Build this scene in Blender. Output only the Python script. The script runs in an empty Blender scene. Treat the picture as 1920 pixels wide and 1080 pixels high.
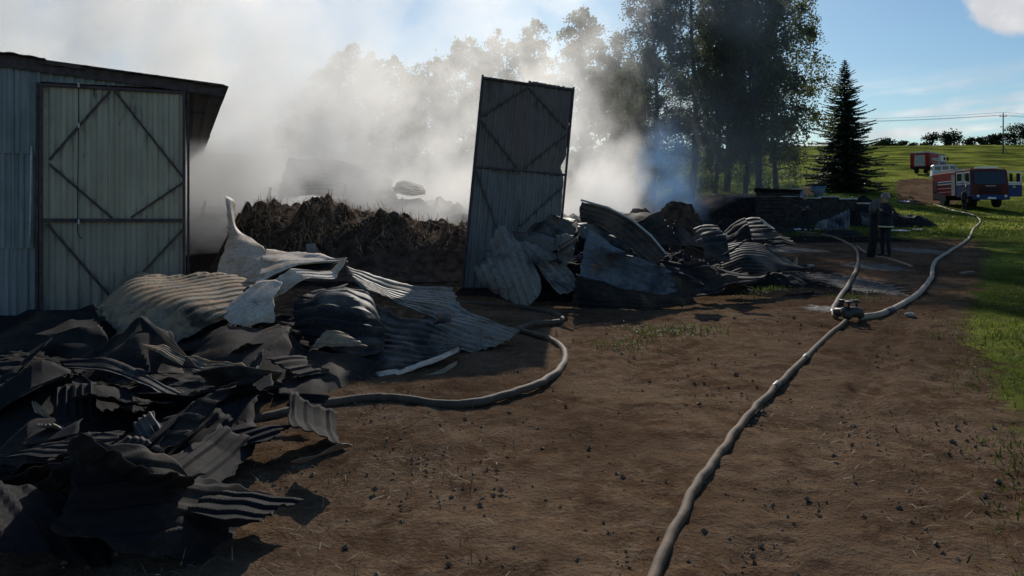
import bpy, bmesh, math, random
import numpy as np
from mathutils import Vector, Matrix, noise as mn

SC = bpy.context.scene
COL = SC.collection
R = math.radians
random.seed(7)
RNG = np.random.default_rng(7)

# ------------------------------------------------------------------ camera
CAMH = 1.65
FPX = 1400.0            # focal length for a 1920 px wide frame
HOR = 367.0             # row of the level horizon in that frame
cam = bpy.data.cameras.new("camera")
cam.sensor_width = 36.0
cam.lens = FPX / 1920.0 * 36.0
cam.shift_y = -(540.0 - HOR) / 1920.0
cam.clip_start = 0.05
cam.clip_end = 3000.0
camo = bpy.data.objects.new("camera", cam)
camo.location = (0, 0, CAMH)
camo.rotation_euler = (R(90), 0, 0)
COL.objects.link(camo)
SC.camera = camo

# ------------------------------------------------------------------ light
SUN_AZ = R(7.0)          # to the right of straight ahead
SUN_EL = R(27.0)
sl = bpy.data.lights.new("sun", 'SUN')
sl.energy = 4.6
sl.angle = R(0.53)
sl.color = (1.0, 0.93, 0.83)
so = bpy.data.objects.new("sun", sl)
to_sun = Vector((math.sin(SUN_AZ) * math.cos(SUN_EL), math.cos(SUN_AZ) * math.cos(SUN_EL), math.sin(SUN_EL)))
so.rotation_euler = to_sun.to_track_quat('Z', 'Y').to_euler()
so.location = (0, 0, 60)
COL.objects.link(so)

SC.view_settings.view_transform = 'Standard'
SC.view_settings.look = 'None'
SC.view_settings.gamma = 1.0
SC.view_settings.use_curve_mapping = False
SC.view_settings.exposure = -0.1
SC.cycles.use_denoising = True
SC.cycles.max_bounces = 12
SC.cycles.transparent_max_bounces = 8
SC.cycles.volume_bounces = 7
SC.cycles.use_adaptive_sampling = True
SC.cycles.adaptive_threshold = 0.025
SC.cycles.volume_max_steps = 160
SC.cycles.volume_step_rate = 1.0
SC.cycles.sample_clamp_indirect = 6.0

# ------------------------------------------------------------------ node helpers
class NT:
    def __init__(s, tree):
        s.t = tree; s.n = tree.nodes; s.l = tree.links
    def new(s, typ, **kw):
        nd = s.n.new(typ)
        for k, v in kw.items(): setattr(nd, k, v)
        return nd
    def put(s, sock, v):
        if hasattr(v, 'is_output'): s.l.new(v, sock)
        else: sock.default_value = v
    def m(s, op, a, b=0.0, c=0.0, clamp=False):
        nd = s.new('ShaderNodeMath', operation=op, use_clamp=clamp)
        s.put(nd.inputs[0], a); s.put(nd.inputs[1], b); s.put(nd.inputs[2], c)
        return nd.outputs[0]
    def smooth(s, v, a, b, lo=0.0, hi=1.0):
        nd = s.new('ShaderNodeMapRange', interpolation_type='SMOOTHSTEP')
        s.put(nd.inputs[0], v); s.put(nd.inputs[1], a); s.put(nd.inputs[2], b)
        s.put(nd.inputs[3], lo); s.put(nd.inputs[4], hi)
        return nd.outputs[0]
    def noise(s, vec, scale, detail=4.0, rough=0.55, dist=0.0):
        nd = s.new('ShaderNodeTexNoise')
        if vec is not None: s.l.new(vec, nd.inputs['Vector'])
        nd.inputs['Scale'].default_value = scale
        nd.inputs['Detail'].default_value = detail
        nd.inputs['Roughness'].default_value = rough
        nd.inputs['Distortion'].default_value = dist
        return nd.outputs['Fac']
    def mix(s, f, a, b, bt='MIX'):
        nd = s.new('ShaderNodeMix', data_type='RGBA', blend_type=bt)
        s.put(nd.inputs[0], f)
        s.put(nd.inputs[6], a if hasattr(a, 'is_output') else (*a, 1) if len(a) == 3 else a)
        s.put(nd.inputs[7], b if hasattr(b, 'is_output') else (*b, 1) if len(b) == 3 else b)
        return nd.outputs[2]
    def mapping(s, vec, scale=(1, 1, 1), rot=(0, 0, 0), loc=(0, 0, 0)):
        nd = s.new('ShaderNodeMapping')
        s.l.new(vec, nd.inputs[0])
        nd.inputs['Scale'].default_value = scale
        nd.inputs['Rotation'].default_value = rot
        nd.inputs['Location'].default_value = loc
        return nd.outputs[0]
    def bump(s, h, strength=0.3, dist=0.02):
        nd = s.new('ShaderNodeBump')
        nd.inputs['Strength'].default_value = strength
        nd.inputs['Distance'].default_value = dist
        s.l.new(h, nd.inputs['Height'])
        return nd.outputs[0]

# ------------------------------------------------------------------ world
world = bpy.data.worlds.new("World")
SC.world = world
world.use_nodes = True
wt = NT(world.node_tree)
wt.n.clear()
sky = wt.new('ShaderNodeTexSky', sky_type='NISHITA')
sky.sun_disc = False
sky.sun_elevation = SUN_EL
sky.sun_rotation = SUN_AZ
sky.air_density = 1.0
sky.dust_density = 0.35
sky.ozone_density = 1.5
tc = wt.new('ShaderNodeTexCoord')
dirv = tc.outputs['Generated']
sep = wt.new('ShaderNodeSeparateXYZ'); wt.l.new(dirv, sep.inputs[0])
# cloud layer projected on a plane overhead
zc = wt.m('MAXIMUM', sep.outputs[2], 0.03)
cmb = wt.new('ShaderNodeCombineXYZ')
wt.l.new(wt.m('DIVIDE', sep.outputs[0], zc), cmb.inputs[0])
wt.l.new(wt.m('DIVIDE', sep.outputs[1], zc), cmb.inputs[1])
cl1 = wt.noise(wt.mapping(cmb.outputs[0], (0.5, 0.22, 1.0), loc=(0.4, 0.6, 0.0)), 1.0, 8.0, 0.58)
streak = wt.smooth(cl1, 0.42, 0.62)
lowband = wt.m('MULTIPLY', wt.smooth(sep.outputs[2], 0.03, 0.075), wt.m('SUBTRACT', 1.0, wt.smooth(sep.outputs[2], 0.10, 0.16)))
streak = wt.m('MULTIPLY', wt.m('MULTIPLY', streak, lowband), 0.75)
# cumulus puffs
cu = wt.noise(dirv, 6.0, 7.0, 0.55, 0.3)
def dirpx(px, py):
    v = Vector(((px - 960) / FPX, 1.0, (HOR - py) / FPX)); v.normalize(); return v
cn = None
for (px, py, rad) in ((1905, 0, 0.085), (2080, 60, 0.10), (2300, -260, 0.12), (-400, -350, 0.15)):
    vd = wt.new('ShaderNodeVectorMath', operation='DISTANCE')
    wt.l.new(dirv, vd.inputs[0]); vd.inputs[1].default_value = dirpx(px, py)
    f = wt.smooth(vd.outputs['Value'], 0.0, rad, 1.0, 0.0)
    cn = f if cn is None else wt.m('MAXIMUM', cn, f)
cum = wt.smooth(wt.m('ADD', wt.m('MULTIPLY', cn, 0.55), cu), 0.70, 0.86)
cov = wt.m('MAXIMUM', streak, cum)
skyc = wt.mix(1.0, sky.outputs[0], (0.72, 0.95, 1.11), 'MULTIPLY')
shade = wt.noise(dirv, 14.0, 4.0)
cloudc = wt.mix(wt.smooth(shade, 0.35, 0.7), (9.0, 9.2, 9.8), (14.0, 13.8, 13.5))
colr = wt.mix(cov, skyc, cloudc)
bg = wt.new('ShaderNodeBackground')
wt.l.new(colr, bg.inputs[0]); bg.inputs[1].default_value = 0.075
ow = wt.new('ShaderNodeOutputWorld'); wt.l.new(bg.outputs[0], ow.inputs[0])

# ------------------------------------------------------------------ materials
MATS = {}
def mat(name):
    m = bpy.data.materials.new(name); m.use_nodes = True
    t = NT(m.node_tree)
    b = t.n['Principled BSDF']
    MATS[name] = m
    return m, t, b

def plain(name, col, rough=0.7, metal=0.0, var=0.25, scale=6.0, bump=0.0, spec=0.3, dirt=0.0):
    m, t, b = mat(name)
    tcn = t.new('ShaderNodeTexCoord').outputs['Object']
    nz = t.noise(tcn, scale, 5.0, 0.6)
    c2 = tuple(c * (1 - var) for c in col); c3 = tuple(min(1, c * (1 + var)) for c in col)
    cc = t.mix(t.smooth(nz, 0.3, 0.7), c2, c3)
    if dirt > 0:
        dz = t.noise(tcn, scale * 0.45, 6.0, 0.65)
        cc = t.mix(t.m('MULTIPLY', t.smooth(dz, 0.45, 0.7), dirt), cc, (0.09, 0.07, 0.055))
    t.l.new(cc, b.inputs['Base Color'])
    b.inputs['Roughness'].default_value = rough
    b.inputs['Metallic'].default_value = metal
    b.inputs['Specular IOR Level'].default_value = spec
    if bump > 0:
        t.l.new(t.bump(nz, bump, 0.02), b.inputs['Normal'])
    return m

def sheetmat(name, base, soot=0.5, tan=0.3, metal=0.35, rough=0.55, seed=0.0, sootcol=(0.012, 0.012, 0.014), tancol=(0.30, 0.20, 0.13)):
    """fire damaged sheet steel: zinc, soot and burnt-paint patches"""
    m, t, b = mat(name)
    tcn = t.new('ShaderNodeTexCoord').outputs['Object']
    v = t.mapping(tcn, loc=(seed, seed * 1.7, seed * 0.6))
    n1 = t.noise(v, 1.1, 8.0, 0.66, 0.6)
    n2 = t.noise(v, 3.7, 7.0, 0.7, 0.4)
    n3 = t.noise(v, 28.0, 4.0, 0.6)
    n4 = t.noise(v, 0.7, 5.0, 0.6, 0.8)
    base2 = t.mix(t.smooth(n3, 0.25, 0.75), tuple(c * 0.7 for c in base), tuple(min(1, c * 1.2) for c in base))
    c = t.mix(t.smooth(n2, 0.62 - 0.32 * tan, 0.74 - 0.30 * tan), base2, tancol)
    n5 = t.noise(t.mapping(v, loc=(11, 4, 7)), 2.3, 8.0, 0.72, 0.3)
    c = t.mix(t.m('MULTIPLY', t.smooth(n5, 0.52, 0.66), 0.65), c, t.mix(t.smooth(n3, 0.35, 0.65), (0.055, 0.026, 0.014), (0.17, 0.085, 0.042)))
    lo = 0.70 - 0.42 * soot
    sf = t.smooth(t.m('ADD', t.m('MULTIPLY', n1, 0.6), t.m('MULTIPLY', n4, 0.4)), lo - 0.05, lo + 0.10)
    sf = t.m('MULTIPLY', sf, t.smooth(n3, 0.2, 0.55, 0.75, 1.0))
    c = t.mix(sf, c, sootcol)
    t.l.new(c, b.inputs['Base Color'])
    t.l.new(t.m('MULTIPLY', t.m('SUBTRACT', 1.0, sf), metal), b.inputs['Metallic'])
    t.l.new(t.m('ADD', t.m('MULTIPLY', n2, 0.25), rough - 0.1), b.inputs['Roughness'])
    b.inputs['Specular IOR Level'].default_value = 0.18
    hh = t.m('ADD', t.m('MULTIPLY', n2, 1.0), t.m('MULTIPLY', n3, 0.35))
    t.l.new(t.bump(hh, 0.22, 0.015), b.inputs['Normal'])
    return m

def leafmat(name, c1, c2, trans=0.35, scale=0.6):
    m, t, b = mat(name)
    tcn = t.new('ShaderNodeTexCoord').outputs['Object']
    n1 = t.noise(tcn, scale, 3.0); n2 = t.noise(tcn, 9.0, 2.0)
    f = t.smooth(t.m('ADD', t.m('MULTIPLY', n1, 0.5), t.m('MULTIPLY', n2, 0.5)), 0.35, 0.65)
    cc = t.mix(f, c1, c2)
    t.l.new(cc, b.inputs['Base Color'])
    b.inputs['Roughness'].default_value = 0.6
    b.inputs['Specular IOR Level'].default_value = 0.12
    tr = t.new('ShaderNodeBsdfTranslucent')
    t.l.new(t.mix(1.0, cc, (1.2, 1.25, 0.7), 'MULTIPLY'), tr.inputs[0])
    mx = t.new('ShaderNodeMixShader'); mx.inputs[0].default_value = trans
    t.l.new(b.outputs[0], mx.inputs[1]); t.l.new(tr.outputs[0], mx.inputs[2])
    t.l.new(mx.outputs[0], t.n['Material Output'].inputs[0])
    return m

S_TAN = sheetmat('burnt_tan_sheet', (0.30, 0.24, 0.17), 0.40, 0.55, 0.0, 0.7, 1.3, tancol=(0.40, 0.27, 0.16))
S_PALE = sheetmat('pale_scorched_lit_sheet', (0.66, 0.55, 0.44), 0.18, 0.40, 0.0, 0.6, 4.1, tancol=(0.54, 0.38, 0.25))  # pale scorched metal; the pale tone also stands in for lit strips
S_DARK = sheetmat('sooty_sheet', (0.16, 0.145, 0.13), 0.55, 0.30, 0.1, 0.6, 7.7, tancol=(0.19, 0.14, 0.10))
S_BLACK = sheetmat('charred_sheet', (0.055, 0.043, 0.034), 0.62, 0.30, 0.0, 0.8, 2.2, tancol=(0.13, 0.085, 0.052))
S_BLUE = sheetmat('blue_grey_sheet', (0.18, 0.20, 0.22), 0.45, 0.15, 0.2, 0.5, 9.4)
S_GREY = sheetmat('grey_streaked_sheet', (0.25, 0.235, 0.21), 0.44, 0.40, 0.12, 0.6, 5.9, tancol=(0.24, 0.19, 0.14))
S_BROWN = sheetmat('brown_burnt_sheet', (0.11, 0.085, 0.07), 0.5, 0.3, 0.15, 0.6, 3.3, tancol=(0.17, 0.11, 0.07))

def wallmat(name, c1, c2, streak=(0.05, 0.05, 0.045), amt=0.4):
    m, t, b = mat(name)
    tcn = t.new('ShaderNodeTexCoord').outputs['Object']
    v = t.mapping(tcn, (1, 1, 0.12))
    n1 = t.noise(v, 9.0, 6.0, 0.65)
    n2 = t.noise(tcn, 1.3, 6.0, 0.6)
    n3 = t.noise(t.mapping(tcn, (1, 1, 0.25), loc=(3, 1, 2)), 5.0, 7.0, 0.7)
    c = t.mix(t.smooth(t.m('ADD', t.m('MULTIPLY', n1, 0.5), t.m('MULTIPLY', n2, 0.5)), 0.35, 0.65), c1, c2)
    c = t.mix(t.m('MULTIPLY', t.smooth(n3, 0.56, 0.72), amt), c, streak)
    t.l.new(c, b.inputs['Base Color'])
    b.inputs['Metallic'].default_value = 0.15
    b.inputs['Roughness'].default_value = 0.5
    t.l.new(t.bump(n1, 0.15, 0.01), b.inputs['Normal'])
    return m
M_WALL = wallmat('zinc_wall', (0.15, 0.17, 0.175), (0.25, 0.27, 0.275))
M_DOORL = wallmat('faded_ochre_sheet', (0.31, 0.275, 0.20), (0.43, 0.385, 0.29), amt=0.9)
M_DOORR = wallmat('faded_olive_sheet', (0.24, 0.225, 0.18), (0.34, 0.31, 0.25), amt=0.5)
M_MID = wallmat('heat_stained_sheet', (0.115, 0.086, 0.072), (0.165, 0.126, 0.104), amt=0.8, streak=(0.04, 0.038, 0.04))
M_MIDL = wallmat('blue_stained_sheet', (0.125, 0.117, 0.108), (0.195, 0.178, 0.158), amt=0.8, streak=(0.05, 0.045, 0.045))
M_FRAME = plain('painted_steel_frame', (0.075, 0.055, 0.055), 0.6, 0.2, 0.35, 12)
M_ROOF = sheetmat('roof_sheet', (0.10, 0.075, 0.07), 0.35, 0.3, 0.2, 0.6, 6.1, tancol=(0.13, 0.09, 0.075))
M_BRACE = plain('sooty_brace_steel', (0.088, 0.070, 0.062), 0.7, 0.1, 0.3, 12)
M_WIRE = plain('pale_cable', (0.5, 0.5, 0.48), 0.5, 0.0, 0.2, 20)
M_CHAR = plain('charcoal', (0.013, 0.012, 0.012), 0.9, 0.0, 0.5, 7, 0.6)
M_ASH = plain('ash', (0.075, 0.07, 0.066), 0.95, 0.0, 0.5, 3.0, 0.5)
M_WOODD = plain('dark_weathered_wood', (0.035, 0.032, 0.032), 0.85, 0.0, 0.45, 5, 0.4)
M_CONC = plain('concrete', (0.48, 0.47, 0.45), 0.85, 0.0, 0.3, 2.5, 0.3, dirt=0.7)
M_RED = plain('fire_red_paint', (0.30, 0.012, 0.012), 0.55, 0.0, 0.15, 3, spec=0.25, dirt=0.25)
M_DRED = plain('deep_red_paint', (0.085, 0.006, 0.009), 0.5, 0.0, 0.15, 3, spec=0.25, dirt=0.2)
M_BLUEP = plain('dark_blue_paint', (0.012, 0.034, 0.14), 0.5, 0.0, 0.15, 3, spec=0.25)
M_WHITE = plain('white_paint', (0.72, 0.74, 0.76), 0.4, 0.0, 0.06, 3, spec=0.5, dirt=0.12)
M_GLASS = plain('window_glass', (0.012, 0.016, 0.022), 0.08, 0.0, 0.1, 1, spec=0.7)
M_BLACKR = plain('black_rubber', (0.012, 0.012, 0.013), 0.8, 0.0, 0.3, 6)
M_RIM = plain('wheel_rim', (0.20, 0.20, 0.21), 0.5, 0.5, 0.2, 6)
M_SHUT = plain('grey_shutter', (0.36, 0.38, 0.37), 0.5, 0.3, 0.12, 5)
M_LAMP = plain('lamp_glass', (0.7, 0.72, 0.72), 0.15, 0.0, 0.1, 3, spec=0.8)
M_GOLD = plain('gold_emblem', (0.45, 0.30, 0.06), 0.5, 0.0, 0.2, 8)
M_TURN = plain('navy_turnout_cloth', (0.022, 0.024, 0.032), 0.85, 0.0, 0.3, 9, 0.25)
M_REFL = plain('reflective_tape', (0.62, 0.58, 0.36), 0.5, 0.0, 0.1, 9)
M_SKIN = plain('skin', (0.42, 0.22, 0.16), 0.55, 0.0, 0.12, 9)
M_HELM = plain('pale_helmet', (0.20, 0.15, 0.13), 0.35, 0.0, 0.12, 6, spec=0.5)
M_HAIR = plain('dark_hair', (0.02, 0.016, 0.013), 0.7)
M_BOOT = plain('boot_leather', (0.010, 0.010, 0.010), 0.5)
M_HOSE = plain('canvas_hose', (0.22, 0.165, 0.115), 0.75, 0.0, 0.22, 11, 0.3, dirt=0.5)
M_HOSEB = plain('muddy_canvas_hose', (0.12, 0.082, 0.053), 0.8, 0.0, 0.3, 9, 0.3, dirt=0.6)
M_HOSEL = plain('clean_canvas_hose', (0.35, 0.28, 0.205), 0.7, 0.0, 0.15, 9, 0.2, dirt=0.25)
M_HOSED = plain('sooty_canvas_hose', (0.10, 0.073, 0.053), 0.75, 0.0, 0.3, 9, 0.3, dirt=0.6)
M_BAND = plain('blue_band', (0.014, 0.018, 0.055), 0.6)
M_BRASS = plain('dull_coupling_metal', (0.07, 0.065, 0.06), 0.5, 0.3, 0.3, 15)
M_STONE = plain('stone', (0.33, 0.30, 0.27), 0.9, 0.0, 0.3, 8, 0.4)
M_WOODP = plain('pole_wood', (0.16, 0.14, 0.12), 0.85, 0.0, 0.25, 4)
M_BARK = plain('birch_bark', (0.055, 0.052, 0.05), 0.85, 0.0, 0.5, 3, 0.4)
M_BARKS = plain('spruce_bark', (0.045, 0.034, 0.027), 0.9, 0.0, 0.4, 4, 0.4)
M_TUB = plain('blue_tub_plastic', (0.05, 0.16, 0.36), 0.5, 0.0, 0.15, 3)
M_TUBG = plain('grey_blue_box', (0.12, 0.17, 0.23), 0.6, 0.0, 0.2, 3)
M_RAG = plain('white_cloth', (0.75, 0.76, 0.78), 0.8, 0.0, 0.08, 5)
M_STRAW = plain('straw', (0.52, 0.34, 0.20), 0.8, 0.0, 0.5, 2.5)
M_STRAWL = plain('trampled_straw', (0.24, 0.18, 0.11), 0.8, 0.0, 0.4, 1.5)
M_HAY = plain('old_hay_mass', (0.070, 0.046, 0.031), 0.95, 0.0, 0.6, 5, 0.9)
M_CLOD = plain('soil_clod', (0.15, 0.105, 0.072), 0.95, 0.0, 0.4, 3, 0.5)
M_BIRCH = leafmat('birch_leaves', (0.075, 0.085, 0.048), (0.12, 0.128, 0.070), 0.5)
M_SPRUCE = leafmat('spruce_needles', (0.030, 0.055, 0.040), (0.052, 0.082, 0.056), 0.3)
M_FAR = leafmat('far_leaves', (0.022, 0.035, 0.017), (0.04, 0.055, 0.024), 0.2)
M_GRASS = leafmat('grass_blades', (0.040, 0.062, 0.012), (0.105, 0.140, 0.026), 0.35, 0.8)
M_SHRUB = leafmat('shrub_leaves', (0.05, 0.085, 0.02), (0.10, 0.14, 0.035), 0.4)

# ------------------------------------------------------------------ geometry helpers
def link(o, parent=None):
    COL.objects.link(o)
    if parent is not None: o.parent = parent
    return o
def tag(o, label=None, cat=None, group=None, kind=None):
    if label: o['label'] = label
    if cat: o['category'] = cat
    if group: o['group'] = group
    if kind: o['kind'] = kind
    return o
def empty(name, loc, rz=0.0):
    o = bpy.data.objects.new(name, None); o.location = loc; o.rotation_euler = (0, 0, rz)
    o.empty_display_size = 0.2
    return link(o)
def mesh(name, verts, faces, m, parent=None, smooth=False):
    me = bpy.data.meshes.new(name)
    if isinstance(verts, np.ndarray): verts = verts.tolist()
    me.from_pydata(verts, [], faces)
    if smooth:
        me.polygons.foreach_set('use_smooth', [True] * len(me.polygons))
    me.materials.append(m)
    me.update()
    return link(bpy.data.objects.new(name, me), parent)
def fastquads(name, verts, m, parent=None, n=4):
    """verts: (k*n,3) array, each n in a row one face"""
    k = len(verts) // n
    me = bpy.data.meshes.new(name)
    me.vertices.add(k * n); me.loops.add(k * n); me.polygons.add(k)
    me.vertices.foreach_set('co', np.asarray(verts, dtype=np.float32).ravel())
    me.loops.foreach_set('vertex_index', np.arange(k * n, dtype=np.int32))
    me.polygons.foreach_set('loop_start', np.arange(0, k * n, n, dtype=np.int32))
    me.update(calc_edges=True)
    me.materials.append(m)
    return link(bpy.data.objects.new(name, me), parent)

def obox(name, c, s, m, parent=None, rot=None, bevel=0.0):
    """box centred at c, size s, optional rotation Matrix, bevelled"""
    bm = bmesh.new()
    bmesh.ops.create_cube(bm, size=1.0)
    bmesh.ops.scale(bm, vec=s, verts=bm.verts)
    if bevel > 0:
        bmesh.ops.bevel(bm, geom=bm.edges[:], offset=bevel, segments=2, affect='EDGES', profile=0.6)
    if rot is not None: bmesh.ops.rotate(bm, cent=(0, 0, 0), matrix=rot, verts=bm.verts)
    bmesh.ops.translate(bm, vec=c, verts=bm.verts)
    me = bpy.data.meshes.new(name); bm.to_mesh(me); bm.free()
    me.materials.append(m)
    return link(bpy.data.objects.new(name, me), parent)

def bar(name, a, b, w, t, m, parent=None, up=(0, 0, 1), bevel=0.0):
    a = Vector(a); b = Vector(b); d = (b - a); L = d.length; d.normalize()
    u = Vector(up)
    s = d.cross(u)
    if s.length < 1e-4: s = d.cross(Vector((1, 0, 0)))
    s.normalize(); u = s.cross(d)
    M = Matrix((d, s, u)).transposed()
    return obox(name, (a + b) / 2, (L, w, t), m, parent, M, bevel)

def prism(name, prof, x0, x1, m, parent=None, bevel=0.0):
    """profile in (y,z) extruded from x0 to x1"""
    bm = bmesh.new()
    A = [bm.verts.new((x0, y, z)) for y, z in prof]; B = [bm.verts.new((x1, y, z)) for y, z in prof]
    n = len(prof)
    bm.faces.new(A); bm.faces.new(B[::-1])
    for i in range(n): bm.faces.new((A[i], B[i], B[(i + 1) % n], A[(i + 1) % n]))
    bmesh.ops.recalc_face_normals(bm, faces=bm.faces)
    if bevel > 0: bmesh.ops.bevel(bm, geom=bm.edges[:], offset=bevel, segments=2, affect='EDGES', profile=0.6)
    me = bpy.data.meshes.new(name); bm.to_mesh(me); bm.free()
    me.materials.append(m)
    return link(bpy.data.objects.new(name, me), parent)

def tube_data(pts, radii, sides=8, cap=True):
    pts = [Vector(p) for p in pts]; n = len(pts)
    vs = []; fs = []
    prev = None
    for i, p in enumerate(pts):
        d = (pts[min(i + 1, n - 1)] - pts[max(i - 1, 0)])
        if d.length < 1e-6: d = Vector((0, 0, 1))
        d.normalize()
        if prev is None:
            u = d.orthogonal().normalized()
        else:
            u = prev - d * prev.dot(d)
            if u.length < 1e-5: u = d.orthogonal()
            u.normalize()
        prev = u
        w = d.cross(u)
        r = radii[i] if hasattr(radii, '__len__') else radii
        for k in range(sides):
            a = 2 * math.pi * k / sides
            vs.append(tuple(p + (u * math.cos(a) + w * math.sin(a)) * r))
    for i in range(n - 1):
        for k in range(sides):
            k2 = (k + 1) % sides
            fs.append((i * sides + k, i * sides + k2, (i + 1) * sides + k2, (i + 1) * sides + k))
    if cap:
        fs.append(tuple(range(sides))[::-1]); fs.append(tuple((n - 1) * sides + k for k in range(sides)))
    return vs, fs
def tube(name, pts, radii, m, parent=None, sides=8, smooth=True):
    v, f = tube_data(pts, radii, sides)
    return mesh(name, v, f, m, parent, smooth)
def join(parts):
    V = []; F = []
    for v, f in parts:
        o = len(V); V += v; F += [tuple(i + o for i in q) for q in f]
    return V, F
def catmull(pts, n):
    P = [np.array(p, float) for p in pts]
    P = [2 * P[0] - P[1]] + P + [2 * P[-1] - P[-2]]
    out = []
    segs = len(P) - 3
    for k in range(n):
        t = k / (n - 1) * segs; i = min(int(t), segs - 1); f = t - i
        a, b, c, d = P[i:i + 4]
        out.append(0.5 * ((2 * b) + (-a + c) * f + (2 * a - 5 * b + 4 * c - d) * f * f + (-a + 3 * b - 3 * c + d) * f ** 3))
    return out

def sstep(a, b, x):
    t = np.clip((x - a) / (b - a), 0, 1); return t * t * (3 - 2 * t)

# ------------------------------------------------------------------ terrain
PD = [0, 30, 42, 55, 75, 104, 168, 235, 290, 600, 2500]
PZ = [0, 0.0, 0.12, 0.67, 2.7, 5.2, 11.2, 17.6, 19.5, 16, -10]
def terrain(x, y):
    x = np.asarray(x, float); y = np.asarray(y, float)
    z = np.interp(y, PD, PZ)
    # ease the kinks
    z = 0.5 * z + 0.25 * (np.interp(y - 6, PD, PZ) + np.interp(y + 6, PD, PZ))
    side = 0.86 + 0.14 * sstep(10, 110, x)
    z = np.where(y > 40, z * (side + (1 - side) * (1 - sstep(40, 60, y))), z)
    k = sstep(9.0, 13.0, x) * (1 - sstep(18.3, 22.5, x)) * sstep(38.9, 39.6, y) * (1 - sstep(55, 95, y))
    z = z + 1.38 * k
    return z
def tz(x, y): return float(terrain(x, y))
def W(px, py, d):
    return Vector(((px - 960) / FPX * d, d, CAMH - (py - HOR) / FPX * d))
def G(px, py, lift=0.0, dmax=400):
    """first point of the ground seen along that ray"""
    lo = 2.0
    a, c = (px - 960) / FPX, (HOR - py) / FPX
    ds = np.concatenate([np.linspace(2, 60, 1200), np.linspace(60, dmax, 1200)])
    h = CAMH + c * ds - terrain(a * ds, ds)
    i = int(np.argmax(h < 0)) if (h < 0).any() else len(ds) - 1
    d = ds[i]
    return Vector((a * d, d, tz(a * d, d) + lift))
def onground(x, y, lift=0.0): return Vector((x, y, tz(x, y) + lift))

# edge between the bare track and grass on the right, as ground points
EDGE = [G(*p) for p in ((2060, 1075), (1985, 900), (1935, 800), (1880, 760), (1850, 690), (1812, 650), (1815, 600), (1822, 560), (1838, 520), (1852, 480), (1836, 455), (1800, 440), (1720, 432))]
EY = np.array([p.y for p in EDGE]); EX = np.array([p.x for p in EDGE])
def grass_amount(x, y):
    x = np.asarray(x, float); y = np.asarray(y, float)
    ex = np.interp(y, EY, EX)
    g = sstep(-0.75, 0.8, (x - ex) / np.maximum(1.0, y / 14))
    far = sstep(26, 31, y) * sstep(0.30, 0.36, x / np.maximum(y, 1))
    far = np.maximum(far, sstep(44, 52, y))
    g = np.where(y > 26, np.maximum(far, np.where(y < 31, g, 0)), g)
    # churned mud between the trucks and the spruce
    u = x / np.maximum(y, 1)
    mud = sstep(0.50, 0.53, u) * (1 - sstep(0.585, 0.61, u)) * sstep(56, 62, y) * (1 - sstep(86, 96, y))
    mud = np.maximum(mud, sstep(0.30, 0.33, u) * (1 - sstep(0.40, 0.43, u)) * sstep(60, 66, y) * (1 - sstep(76, 84, y)) * 0.7)
    return g * (1 - mud)
WETS = [(G(1600, 530), 0.7, 2.0), (G(1640, 500), 0.7, 1.2), (G(1475, 468), 1.3, 1.6), (G(1550, 580), 0.35, 0.45), (G(1720, 470), 0.8, 1.6), (G(1560, 440), 2.5, 1.5)]
def wet_amount(x, y):
    w = np.zeros_like(np.asarray(x, float))
    for c, rx, ry in WETS:
        w = np.maximum(w, np.exp(-(((x - c.x) / rx) ** 2 + ((y - c.y) / ry) ** 2)))
    return w
def ash_amount(x, y):
    a = sstep(11.5, 13.0, y) * (1 - sstep(29, 34, y)) * (1 - sstep(5.5, 8.5, x)) * sstep(-30, -20, x)
    b = (1 - sstep(-1.6, -0.2, x)) * sstep(5.2, 8.0, y) * (1 - sstep(12, 14, y)) * 0.8
    c = (1 - sstep(-3.4, -1.9, x)) * (1 - sstep(9, 11, y))
    d = sstep(24, 28, y) * (1 - sstep(42, 46, y)) * (1 - sstep(13.5, 16.5, x)) * sstep(-5, 2, x) * 0.9
    return np.maximum(np.maximum(a, b), np.maximum(c, d))

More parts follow.
